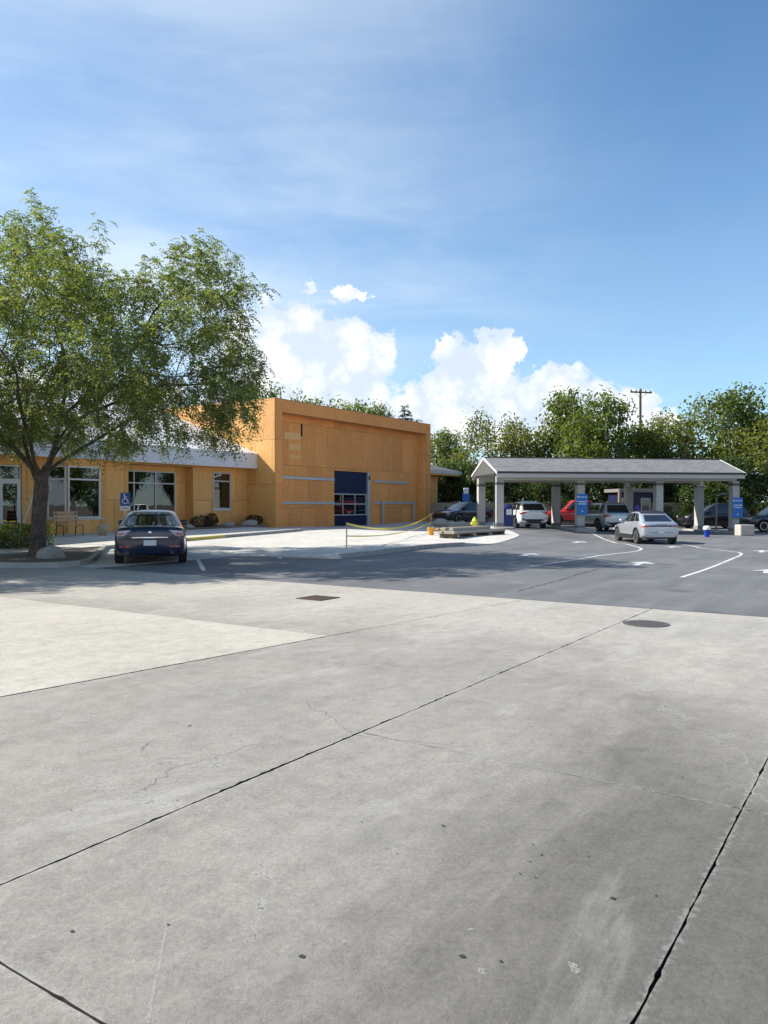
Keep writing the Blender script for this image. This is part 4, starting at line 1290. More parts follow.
def car(name, loc, rz, label, cat, spec, group=None):
    sp = dict(L=4.8, W=1.86, H=1.47, R=.335, tw=.22, axles=(1.42, -1.38), gc=.2, clad=None, tail='sedan', rimm=None)
    sp.update(spec)
    L, Wd, H, R = sp['L'], sp['W'] / 2, sp['H'], sp['R']
    rt = empty(name, loc, rz, label, cat, group)
    pm = sp['paint']
    top, plan = sp['top'], sp['plan']           # deck/hood height and half-width along x
    xr, xf = -L / 2, L / 2
    # ---- lower body: loft of rounded sections
    xs = sorted(set([xr, xr + .05, xr + .16, xr + .4, xf - .4, xf - .16, xf - .05, xf] + [t[0] for t in top] + list(np.linspace(xr + .6, xf - .6, 12))))
    secs = []
    for x in xs:
        w = interp(plan, x) * Wd
        zt = interp(top, x)
        zb = sp['gc'] + (.10 if x < xr + .3 or x > xf - .3 else 0)
        zw = .5 * zb + .5 * zt
        half = [(0, zb), (w * .80, zb), (w * .95, zb + .05), (w * .985, zb + .16), (w, zw), (w * .985, zt - .16), (w * .955, zt - .05), (w * .87, zt - .004), (w * .45, zt + .018), (0, zt + .022)]
        secs.append([(x, y, z) for y, z in half] + [(x, -y, z) for y, z in half[-2:0:-1]])
    n = len(secs[0])
    mb = MB()
    V = [p for s_ in secs for p in s_]
    F = [(i * n + k, i * n + (k + 1) % n, (i + 1) * n + (k + 1) % n, (i + 1) * n + k) for i in range(len(secs) - 1) for k in range(n)]
    F += [tuple(range(n - 1, -1, -1)), tuple(range((len(secs) - 1) * n, len(secs) * n))]
    mb.add(V, F)
    me = mb.mesh('body', [pm, TRIM], 45)
    body = bpy.data.objects.new('body', me); link(body, rt)
    sub = body.modifiers.new('s', 'SUBSURF'); sub.levels = 1; sub.render_levels = 1
    cut = MB()
    RX = Matrix.Rotation(math.radians(90), 4, 'X')
    for ax in sp['axles']:
        for sgn in (-1, 1):
            cut.lathe([(R * 1.16, -.2), (R * 1.16, .2)], 28, mi=1, M=Matrix.Translation((ax, sgn * (Wd - .12), R)) @ RX)
    if sp.get('bed'):
        b0, b1 = sp['bed']
        cut.box(b0, b1, -Wd * .86, Wd * .86, .75, 1.6, mi=1)
    cm = cut.mesh('cutter', [pm, TRIM])
    co = bpy.data.objects.new('cutter', cm); COL.objects.link(co)
    bo = body.modifiers.new('b', 'BOOLEAN'); bo.object = co; bo.operation = 'DIFFERENCE'; bo.solver = 'EXACT'
    bo.material_mode = 'TRANSFER'
    body.parent = None
    me2 = evaluated(body)
    body.modifiers.clear(); body.data = me2; me2.name = 'body'
    me2.shade_smooth(); me2.set_sharp_from_angle(angle=math.radians(40))
    bpy.data.objects.remove(co)
    body.parent = rt
    # ---- cabin
    cb = sp['cabin']      # xr0, xr1, xf1, xf0, half widths at belt and roof
    xr0, xr1, xf1, xf0 = cb['x']
    w0, w1 = cb['w'][0] * Wd, cb['w'][1] * Wd
    roof = cb['roof']     # roof height along 0..1 (rear to front)
    curve = cb.get('curve', 1.0)
    def ww(t): return w0 + (w1 - w0) * (t ** 1.3)
    def xrt(t): return xr0 + (xr1 - xr0) * t ** curve
    def xft(t): return xf0 + (xf1 - xf0) * t ** 1.05
    def belt(x): return interp(top, x) - .03
    def side(a, t, sg, off=0):
        x = xrt(t) + (xft(t) - xrt(t)) * a
        zb = belt(xr0 + (xf0 - xr0) * a)
        zt = interp(roof, a)
        z = zb + (zt - zb) * t
        pinch = 1 - .10 * max(0, (a - .75) / .25) ** 2 - .08 * max(0, (.25 - a) / .25) ** 2
        return Vector((x, sg * (ww(t) * pinch + off), z + off * .3))
    def endf(b_, t, front, off=0):
        a = 1.0 if front else 0.0
        s0 = side(a, t, 1)
        bow = (.10 if front else .07) * (1 - b_ * b_)
        return Vector((s0.x + (bow + off if front else -bow - off), s0.y * b_, s0.z + off * .5 + (.0)))
    def roofp(a, b_, off=0):
        s0 = side(a, 1, 1)
        e_ = (.10 * max(0, 1 - abs(a - 1) / .25) ** 2 - .07 * max(0, 1 - a / .25) ** 2) * (1 - b_ * b_)
        return Vector((s0.x + e_, s0.y * b_, s0.z + .055 * (1 - b_ ** 4) * min(1, 4 * a + .35, 4 * (1 - a) + .35) + off))
    def patch(mb, fn, u0, u1, v0, v1, nu, nv, mi=0):
        V = [fn(u0 + (u1 - u0) * i / nu, v0 + (v1 - v0) * j / nv) for j in range(nv + 1) for i in range(nu + 1)]
        mb.add(V, [(j * (nu + 1) + i, j * (nu + 1) + i + 1, (j + 1) * (nu + 1) + i + 1, (j + 1) * (nu + 1) + i) for j in range(nv) for i in range(nu)], mi)
    sh = MB()
    for sg in (-1, 1):
        patch(sh, lambda a, t, sg=sg: side(a, t, sg), 0, 1, 0, 1, 14, 5)
    for fr in (0, 1):
        patch(sh, lambda b_, t, fr=fr: endf(b_, t, fr), -1, 1, 0, 1, 8, 5)
    patch(sh, roofp, 0, 1, -1, 1, 14, 8)
    bm = bmesh.new()
    me = sh.mesh('cabin', pm)
    bm.from_mesh(me); bmesh.ops.remove_doubles(bm, verts=bm.verts[:], dist=.004); bmesh.ops.recalc_face_normals(bm, faces=bm.faces[:]); bm.to_mesh(me); bm.free()
    me.shade_smooth(); me.set_sharp_from_angle(angle=math.radians(38))
    if cb.get('mat'):
        me.materials[0] = cb['mat']
    link(bpy.data.objects.new('cabin', me), rt)
    if sp.get('roof_mat'):
        mb = MB(); patch(mb, lambda a, b_: roofp(a, b_, .006), .02, .98, -.97, .97, 10, 8); mb.build('roof_panel', sp['roof_mat'], rt, 40)
    O = .007
    mb = MB(); patch(mb, lambda b_, t: endf(b_, t, 0, O), -.86, .86, cb.get('rg', (.16, .9))[0], cb.get('rg', (.16, .9))[1], 8, 4); mb.build('rear_window', CARGLASS, rt, 40)
    mb = MB(); patch(mb, lambda b_, t: endf(b_, t, 1, O), -.9, .9, .08, .93, 8, 4); mb.build('windscreen', CARGLASS, rt, 40)
    for sg in (-1, 1):
        for (a0, a1) in cb['sides']:
            mb = MB()
            def fs(u, t, sg=sg, a0=a0, a1=a1):
                return side(a0 + (a1 - a0) * u, t, sg, O)
            patch(mb, fs, 0, 1, .13, .88, 6, 3)
            mb.build('side_window', CARGLASS, rt, 40)
        # mirror
        mp = side(.97, .12, sg)
        mb = MB(); mb.box(mp.x - .32, mp.x - .12, mp.y + sg * .12 - .11, mp.y + sg * .12 + .11, mp.z + .02, mp.z + .17, ch=.04)
        mb.box(mp.x - .24, mp.x - .16, mp.y - .06, mp.y + sg * .12 + .02, mp.z + .02, mp.z + .06)
        mb.build('mirror', sp.get('mirror_mat', pm), rt, 40)
        # door gaps and handles
        for xh in sp.get('handles', ()):
            wv = interp(plan, xh) * Wd
            mb = MB(); mb.box(xh - .09, xh + .09, sg * wv - .012 - .012, sg * wv + .012, interp(top, xh) - .24, interp(top, xh) - .20, ch=.008); mb.build('door_handle', sp.get('handle_mat', CHROME), rt)
        mb = MB(); xs_ = np.linspace(sp['axles'][1] + R * 1.3, sp['axles'][0] - R * 1.3, 6)
        for i in range(5):
            y0 = sg * interp(plan, xs_[i]) * Wd * .985
            mb.box(xs_[i], xs_[i + 1], min(y0, y0 + sg * .03), max(y0, y0 + sg * .03), sp['gc'] - .01, sp['gc'] + (.2 if sp['clad'] else .1))
        mb.build('sill', TRIM, rt)
    # ---- wheels
    tm, rmm = wheel_meshes(R, sp['tw'])
    for ax in sp['axles']:
        for sg in (-1, 1):
            w_ = bpy.data.objects.new('wheel', None); link(w_, rt); w_.location = (ax, sg * (Wd - sp['tw'] / 2 - .005), R)
            w_.empty_display_size = .1
            link(bpy.data.objects.new('tyre', tm), w_)
            link(bpy.data.objects.new('rim', rmm), w_)
    # ---- rear and front details on the bumper face: conform to the body plan
    def rear_x(y, z):
        w = interp(plan, xr) * Wd
        k = min(1, abs(y) / (w + 1e-6))
        return xr - .004 + .10 * max(0, k - .6) ** 2 / .16
    def quad_patch(nm, cs, mat, thick=.012, mir=1):
        # bilinear patch over four (y, z) corners, laid on the tail
        nu, nv = 8, 3
        V = []
        for lay in (thick, -.04):
            for j in range(nv + 1):
                for i in range(nu + 1):
                    u, v = i / nu, j / nv
                    y = (cs[0][0] * (1 - u) + cs[1][0] * u) * (1 - v) + (cs[3][0] * (1 - u) + cs[2][0] * u) * v
                    z = (cs[0][1] * (1 - u) + cs[1][1] * u) * (1 - v) + (cs[3][1] * (1 - u) + cs[2][1] * u) * v
                    V.append((cast(y * mir, z) - lay, y * mir, z))
        m_ = (nu + 1) * (nv + 1)
        F = []
        for j in range(nv):
            for i in range(nu):
                a = j * (nu + 1) + i
                F.append((a, a + 1, a + nu + 2, a + nu + 1))
        rim_ = [i for i in range(nu + 1)] + [(j + 1) * (nu + 1) - 1 for j in range(1, nv + 1)] + [nv * (nu + 1) + i for i in range(nu - 1, -1, -1)] + [j * (nu + 1) for j in range(nv - 1, 0, -1)]
        F += [(rim_[k], rim_[(k + 1) % len(rim_)], rim_[(k + 1) % len(rim_)] + m_, rim_[k] + m_) for k in range(len(rim_))]
        mb = MB(); mb.add(V, F)
        return mb.build(nm, mat, rt, 35)
    def plate_patch(nm, y0, y1, z0, z1, mat, thick=.012, ch=.006):
        ny = 6
        mb = MB()
        for i in range(ny):
            ya, yb_ = y0 + (y1 - y0) * i / ny, y0 + (y1 - y0) * (i + 1) / ny
            xa, xb = cast(ya, (z0 + z1) / 2), cast(yb_, (z0 + z1) / 2)
            xa2, xb2 = cast(ya, z1 - .01), cast(yb_, z1 - .01)
            xa1, xb1 = cast(ya, z0 + .01), cast(yb_, z0 + .01)
            mb.add([(xa1 - thick, ya, z0), (xb1 - thick, yb_, z0), (xb2 - thick, yb_, z1), (xa2 - thick, ya, z1), (xa1 + .05, ya, z0), (xb1 + .05, yb_, z0), (xb2 + .05, yb_, z1), (xa2 + .05, ya, z1)],
                   [(0, 1, 2, 3), (4, 7, 6, 5), (0, 4, 5, 1), (3, 2, 6, 7)] + ([(0, 3, 7, 4)] if i == 0 else []) + ([(1, 5, 6, 2)] if i == ny - 1 else []))
        return mb.build(nm, mat, rt)
    bvh_bm = bmesh.new(); bvh_bm.from_mesh(body.data)
    from mathutils.bvhtree import BVHTree
    tree = BVHTree.FromBMesh(bvh_bm); 
    def cast(y, z, front=False):
        o = Vector((8 if front else -8, y, z)); d = Vector((-1 if front else 1, 0, 0))
        hit = tree.ray_cast(o, d)
        return hit[0].x if hit[0] is not None else (xf if front else xr) 
    def side_y(x, z, sg):
        hit = tree.ray_cast(Vector((x, sg * 5, z)), Vector((0, -sg, 0)))
        return hit[0].y if hit[0] is not None else sg * Wd
    zt = interp(top, xr + .1)
    for (nm, cs, mat, th) in sp.get('quads', ()):
        quad_patch(nm, cs, mat, th)
        if min(c[0] for c in cs) > 0:
            quad_patch(nm, cs, mat, th, -1)
    for (nm, y0, y1, z0, z1, mat, th) in sp['rear']:
        plate_patch(nm, y0, y1, z0, z1, mat, th)
        if y0 > 0 and nm not in ('exhaust_single',):
            plate_patch(nm, -y1, -y0, z0, z1, mat, th)
    # front: lamps, grille, plate-free bumper
    for (nm, y0, y1, z0, z1, mat, both) in sp.get('front', ()):
        for sg in ((-1, 1) if both else (1,)):
            ya, yb_ = sorted((y0 * sg, y1 * sg))
            mb = MB()
            for i in range(4):
                a, b_ = ya + (yb_ - ya) * i / 4, ya + (yb_ - ya) * (i + 1) / 4
                mb.box(min(cast(a, (z0 + z1) / 2, True), cast(b_, (z0 + z1) / 2, True)) - .05, max(cast(a, (z0 + z1) / 2, True), cast(b_, (z0 + z1) / 2, True)) + .01, a, b_, z0, z1)
            mb.build(nm, mat, rt)
    if sp.get('arch'):
        for ax in sp['axles']:
            for sg in (-1, 1):
                mb = MB(); V = []
                for k in range(15):
                    a = math.pi * k / 14
                    for rr in (R * 1.155, R * 1.32):
                        x, z = ax + rr * math.cos(a), R + rr * math.sin(a) * .97
                        V.append((x, side_y(ax + R * 1.34 * math.cos(a), R + R * 1.34 * math.sin(a), sg) + sg * .012, z))
                mb.add(V, [(2 * k, 2 * k + 1, 2 * k + 3, 2 * k + 2) for k in range(14)])
                mb.build('arch_trim', TRIM, rt, 40)
    bvh_bm.free()
    return rt

SEDAN_TOP = [(-2.4, .93), (-2.25, 1.0), (-1.75, 1.03), (-1.0, .98), (.6, .96), (1.0, .95), (1.9, .83), (2.25, .72), (2.4, .62)]
SEDAN_PLAN = [(-2.4, .80), (-2.3, .92), (-2.0, .97), (-1.2, 1), (1.3, 1), (1.9, .97), (2.25, .86), (2.4, .66)]
SEDAN_CAB = dict(x=(-2.0, -1.05, .25, 1.15), w=(.90, .66), roof=[(0, 1.31), (.25, 1.37), (.55, 1.40), (.85, 1.38), (1, 1.32)], sides=[(.10, .27), (.30, .56), (.59, .90)], curve=.92)
def sedan_spec(pm, **kw):
    s_ = dict(paint=pm, top=SEDAN_TOP, plan=SEDAN_PLAN, cabin=SEDAN_CAB, handles=(-.55, .5), R=.335,
              quads=[('tail_lamp', [(.66, .78), (.86, .77), (.83, .90), (.47, .93)], TAILC, .018), ('lamp_lens', [(.70, .80), (.84, .79), (.82, .845), (.62, .86)], TAILR, .026), ('chrome_strip', [(-.46, .72), (.46, .72), (.46, .745), (-.46, .745)], CHROME, .02),
                     ('bumper_shelf', [(-.80, .685), (.80, .685), (.80, .70), (-.80, .70)], TRIM, .012)],
              rear=[ ('number_plate', -.16, .16, .52, .66, PLATE, .02), ('reflector', .50, .78, .475, .515, TAILR, .012),
                    ('lower_bumper', -.78, .78, .27, .44, TRIM, .006), ('exhaust_tip', .52, .68, .30, .37, CHROME, .03), ('badge', -.035, .035, .85, .89, CHROME, .02)],
              front=[('head_lamp', .55, .80, .62, .74, TAILC, True), ('grille', -.45, .45, .42, .58, TRIM, False)])
    s_.update(kw); return s_
SUV_TOP = [(-2.3, 1.02), (-2.1, 1.07), (-1.5, 1.08), (.9, 1.04), (1.2, 1.03), (1.9, .96), (2.2, .85), (2.3, .72)]
SUV_PLAN = [(-2.3, .84), (-2.2, .93), (-1.9, .98), (-1.2, 1), (1.3, 1), (1.85, .97), (2.2, .86), (2.3, .70)]
def suv_spec(pm, H=1.70, **kw):
    s_ = dict(L=4.6, W=1.88, H=H, paint=pm, top=SUV_TOP, plan=SUV_PLAN, R=.36, gc=.24, axles=(1.38, -1.36), handles=(-.55, .45), clad=True, arch=True,
              cabin=dict(x=(-2.2, -1.82, .25, 1.2), w=(.93, .74), roof=[(0, H - .10), (.2, H - .05), (.5, H - .04), (.85, H - .07), (1, H - .15)], sides=[(.06, .24), (.28, .53), (.56, .88)], curve=1.2),
              quads=[('tail_lamp', [(.60, .88), (.88, .84), (.86, 1.01), (.46, .98)], TAILR, .022)],
              rear=[ ('number_plate', -.16, .16, .72, .86, PLATE, .012), ('lower_bumper', -.80, .80, .34, .56, TRIM, .02), ('reflector', .60, .76, .58, .62, TAILR, .012)],
              front=[('head_lamp', .55, .82, .74, .86, TAILC, True), ('grille', -.45, .45, .55, .74, TRIM, False)])
    s_.update(kw); return s_
CROSS_TOP = [(-2.35, .98), (-2.2, 1.04), (-1.8, 1.10), (-1.0, 1.07), (.8, 1.0), (1.2, .99), (1.9, .90), (2.2, .80), (2.35, .66)]
def cross_spec(pm, **kw):
    H = 1.62
    s_ = dict(L=4.7, W=1.88, H=H, paint=pm, top=CROSS_TOP, plan=[(-2.35, .84), (-2.25, .93), (-1.8, .99), (-1.3, 1), (1.3, 1), (1.9, .97), (2.25, .86), (2.35, .70)], R=.365, gc=.26, axles=(1.5, -1.48), clad=True, arch=True,
              cabin=dict(x=(-2.2, -1.25, .25, 1.3), w=(.90, .68), roof=[(0, 1.46), (.2, 1.55), (.5, H - .05), (.85, H - .09), (1, H - .16)], sides=[(.12, .30), (.33, .58), (.61, .90)], curve=.9, rg=(.22, .88)), roof_mat=TRIM,
              quads=[('tail_lamp', [(.55, .86), (.88, .83), (.86, .95), (.52, .93)], TAILR, .022)],
              rear=[('tail_panel', -.52, .52, .865, .93, TRIM, .014),  ('brake_bar', -.25, .25, .97, .985, TAILR, .03), ('lower_bumper', -.84, .84, .34, .60, TRIM, .012), ('number_plate', -.15, .15, .56, .68, PLATE, .02)],
              front=[('head_lamp', .55, .82, .72, .82, TAILC, True)])
    s_.update(kw); return s_
def pickup_spec(pm, **kw):
    s_ = dict(L=5.7, W=1.98, H=1.88, paint=pm, top=[(-2.85, 1.10), (-2.7, 1.13), (-.95, 1.13), (-.8, 1.15), (1.1, 1.15), (1.4, 1.15), (2.3, 1.08), (2.7, 1.0), (2.85, .85)],
              plan=[(-2.85, .93), (-2.75, .97), (-2, 1), (1.6, 1), (2.3, .98), (2.7, .9), (2.85, .80)], R=.40, tw=.27, gc=.34, axles=(1.85, -1.75), handles=(-.3, .75), bed=(-2.76, -.98), arch=True,
              cabin=dict(x=(-.85, -.72, .75, 1.45), w=(.93, .76), roof=[(0, 1.78), (.2, 1.83), (.5, 1.84), (.85, 1.82), (1, 1.75)], sides=[(.10, .46), (.50, .90)], curve=1.0),
              rear=[('tail_lamp', .80, .95, .78, 1.05, TAILR, .02), ('bumper', -.9, .9, .50, .66, CHROME, .08), ('number_plate', -.16, .16, .68, .78, PLATE, .02)],
              front=[('head_lamp', .62, .90, .82, 1.0, TAILC, True), ('grille', -.58, .58, .72, 1.0, TRIM, False), ('bumper', -.9, .9, .46, .62, CHROME, False)])
    s_.update(kw); return s_

def put(fn, name, x, y, deg, label, cat, spec, group=None):
    return car(name, (x, y, h(x, y) + .006), math.radians(deg), label, cat, spec, group)
put(car, 'sedan_car', -6.78, 22.55, 105, 'dark navy sedan seen from behind, parked under the tree', 'car', sedan_spec(paint('navy', (0.006, 0.013, 0.045), .1), W=1.9, L=4.8))
put(car, 'crossover_car', 13.08, 38.6, 90, 'silver crossover with black roof and red tail lamps, waiting before the shelter', 'car', cross_spec(paint('silver', (0.50, 0.53, 0.57), .55, .32)))
put(car, 'hatchback_car', 8.62, 47.9, 98, 'white car with red tail lamps under the left bay of the shelter', 'car', suv_spec(paint('white', (0.72, 0.73, 0.73), 0), 1.62))
put(car, 'utility_car', 13.55, 47.6, 98, 'pale silver tall car with dark lower bumper under the middle bay', 'car', suv_spec(paint('pale_silver', (0.44, 0.50, 0.52), .4, .32), 1.74, W=1.92))
put(car, 'pickup_truck', 13.9, 54.6, 178, 'bright red pickup side-on behind the shelter posts', 'truck', pickup_spec(paint('red', (0.50, 0.012, 0.012), 0)))
put(car, 'sedan_car', 5.5, 53.6, 222, 'black sedan with shiny roof between the plywood building and the shelter', 'car', sedan_spec(paint('black', (0.010, 0.010, 0.011), .1)))
put(car, 'utility_car', 22.9, 53.6, 184, 'black tall car side-on beyond the rightmost shelter bay', 'car', suv_spec(paint('black', (0.010, 0.010, 0.011), .1), 1.78))
put(car, 'utility_car', 25.2, 49.2, 181, 'dark navy tall car cut off by the right edge behind the pale block', 'car', suv_spec(paint('ink', (0.011, 0.013, 0.028), .2), 1.85, W=1.95))
put(car, 'pickup_truck', 22.75, 40.6, 270, 'white pickup mirrored in the office shop window', 'truck', pickup_spec(paint('white', (0.72, 0.73, 0.73), 0)))

# ================================================================== TREES AND PLANTS
def colonize(pts, nodes, parents, step, di, dk, iters, r, grav=0.0):
    nodes = [np.array(p, float) for p in nodes]; parents = list(parents)
    A = np.array(pts, float)
    N = np.array(nodes)
    near = np.zeros(len(A), int); nd = np.full(len(A), 1e9)
    def upd(start):
        nonlocal near, nd
        new = np.array(nodes[start:])
        if len(new) == 0 or len(A) == 0: return
        d = np.sqrt(((A[:, None, :] - new[None]) ** 2).sum(2))
        j = d.argmin(1); dm = d[np.arange(len(A)), j]
        b = dm < nd
        nd[b] = dm[b]; near[b] = j[b] + start
    upd(0)
    for it in range(iters):
        act = nd < di
        if not act.any():
            act = nd <= nd.min() + 1e-6 if len(nd) else act
            if len(nd) == 0: break
        idx = near[act]
        P0 = np.array(nodes)
        v = A[act] - P0[idx]
        v /= np.linalg.norm(v, axis=1)[:, None] + 1e-9
        acc = np.zeros((len(nodes), 3)); np.add.at(acc, idx, v)
        start = len(nodes)
        for i in np.unique(idx):
            d = acc[i] + np.array([0, 0, grav]) + r.normal(0, .18, 3)
            L = np.linalg.norm(d)
            if L < 1e-6: continue
            nodes.append(P0[i] + d / L * step); parents.append(int(i))
        upd(start)
        keep = nd > dk
        A, near, nd = A[keep], near[keep], nd[keep]
        if len(A) == 0: break
    return np.array(nodes), parents

def radii(nodes, parents, tip, expo=2.3):
    n = len(nodes)
    acc = np.zeros(n); 
    for i in range(n - 1, 0, -1):
        if acc[i] == 0: acc[i] = tip ** expo
        acc[parents[i]] += acc[i]
    return acc ** (1 / expo)

def branch_mesh(mb, nodes, parents, rad):
    n = len(nodes)
    ch = [[] for _ in range(n)]
    for i in range(1, n): ch[parents[i]].append(i)
    def ring(p, d, r, k):
        d = Vector(d).normalized()
        a = d.cross(Vector((0, 0, 1)) if abs(d.z) < .9 else Vector((1, 0, 0))).normalized()
        b = d.cross(a)
        return [Vector(p) + (a * math.cos(2 * math.pi * j / k) + b * math.sin(2 * math.pi * j / k)) * r for j in range(k)]
    for i in range(1, n):
        p = parents[i]
        main = max(ch[p], key=lambda c: rad[c]) == i
        r0 = rad[p] if main else min(rad[p], rad[i] * 1.15)
        k = 9 if r0 > .09 else (6 if r0 > .03 else (4 if r0 > .012 else 3))
        d = nodes[i] - nodes[p]
        d0 = (nodes[p] - nodes[parents[p]] + d) if (main and p > 0) else d
        c2 = [c for c in ch[i]]
        d1 = d + (nodes[max(c2, key=lambda c: rad[c])] - nodes[i]) if c2 else d
        # keep ring frames aligned by using the segment's own side vector
        up = Vector((.37, .21, .9)) if abs(Vector(d).normalized().z) < .9 else Vector((1, .1, 0))
        def rg(pp, dd, rr):
            dd = Vector(dd).normalized(); a = dd.cross(up).normalized(); b = dd.cross(a)
            return [Vector(pp) + (a * math.cos(2 * math.pi * j / k) + b * math.sin(2 * math.pi * j / k)) * rr for j in range(k)]
        V = rg(nodes[p], d0, r0) + rg(nodes[i], d1, rad[i])
        mb.add(V, [(j, (j + 1) % k, k + (j + 1) % k, k + j) for j in range(k)])
    return mb

def fast_mesh(name, V, F, mat, tint=None, smooth_=False):
    """V (n,3), F (m,4) arrays -> mesh with optional per-face tint"""
    me = bpy.data.meshes.new(name)
    m, k = F.shape
    me.vertices.add(len(V)); me.vertices.foreach_set('co', V.astype(np.float32).ravel())
    me.loops.add(m * k); me.loops.foreach_set('vertex_index', F.astype(np.int32).ravel())
    me.polygons.add(m)
    me.polygons.foreach_set('loop_start', np.arange(0, m * k, k, dtype=np.int32))
    me.materials.append(mat)
    me.update(calc_edges=True)
    if tint is not None:
        a = me.attributes.new('tint', 'FLOAT', 'FACE'); a.data.foreach_set('value', tint.astype(np.float32))
    return me

def leaf_cards(P0, D0, length, width, r, tint, droop=.35, fold=.25):
    """one folded leaf (two quads) per point along direction D0"""
    n = len(P0)
    D = D0 / (np.linalg.norm(D0, axis=1)[:, None] + 1e-9)
    up = np.tile(np.array([0, 0, 1.0]), (n, 1)) + r.normal(0, .55, (n, 3))
    Sd = np.cross(D, up); Sd /= np.linalg.norm(Sd, axis=1)[:, None] + 1e-9
    Nn = np.cross(Sd, D)
    L = (length * r.uniform(.65, 1.25, n))[:, None]; Wd = (width * r.uniform(.7, 1.2, n))[:, None]
    base = P0; mid = P0 + D * L * .5 ; tip = P0 + D * L - np.array([0, 0, 1.0]) * L * droop
    a = mid + Sd * Wd + Nn * Wd * fold; b = mid - Sd * Wd + Nn * Wd * fold
    V = np.stack([base, a, tip, b], 1).reshape(-1, 3)
    F = np.arange(n * 4).reshape(n, 4)
    return V, F, tint

def frond_cards(P0, D0, r, L=.22, pairs=5, lw=.018, ll=.055):
    """pinnate fronds: a drooping rachis carrying paired leaflets"""
    n = len(P0)
    D = D0 / (np.linalg.norm(D0, axis=1)[:, None] + 1e-9)
    Ls = (L * r.uniform(.7, 1.3, n))[:, None]
    side = np.cross(D, np.array([0, 0, 1.0]) + r.normal(0, .35, (n, 3))); side /= np.linalg.norm(side, axis=1)[:, None] + 1e-9
    out = []
    tt = r.random(n)
    T = []
    for k in range(pairs):
        s_ = (k + 1) / pairs
        c = P0 + D * Ls * s_ - np.array([0, 0, 1.0]) * Ls * (s_ ** 2) * .55
        for sg in (-1, 1):
            d = side * sg + D * .45 + r.normal(0, .18, (n, 3)); d /= np.linalg.norm(d, axis=1)[:, None]
            w = np.cross(d, np.array([0, 0, 1.0]) + r.normal(0, .4, (n, 3))); w /= np.linalg.norm(w, axis=1)[:, None] + 1e-9
            l_ = ll * (1.15 - .5 * abs(s_ - .5))
            m_ = c + d * l_ * .5
            V = np.stack([c, m_ + w * lw, c + d * l_ - np.array([0, 0, .25]) * l_, m_ - w * lw], 1)
            out.append(V); T.append(tt)
    V = np.concatenate(out, 0).reshape(-1, 3)
    F = np.arange(len(V)).reshape(-1, 4)
    return V, F, np.concatenate(T)

def ellipsoid_pts(c, rad, n, r, shell=.0):
    v = r.normal(size=(n, 3)); v /= np.linalg.norm(v, axis=1)[:, None]
    q = r.random(n) ** (1 / 3)
    q = shell + (1 - shell) * q
    return np.array(c) + v * q[:, None] * np.array(rad)

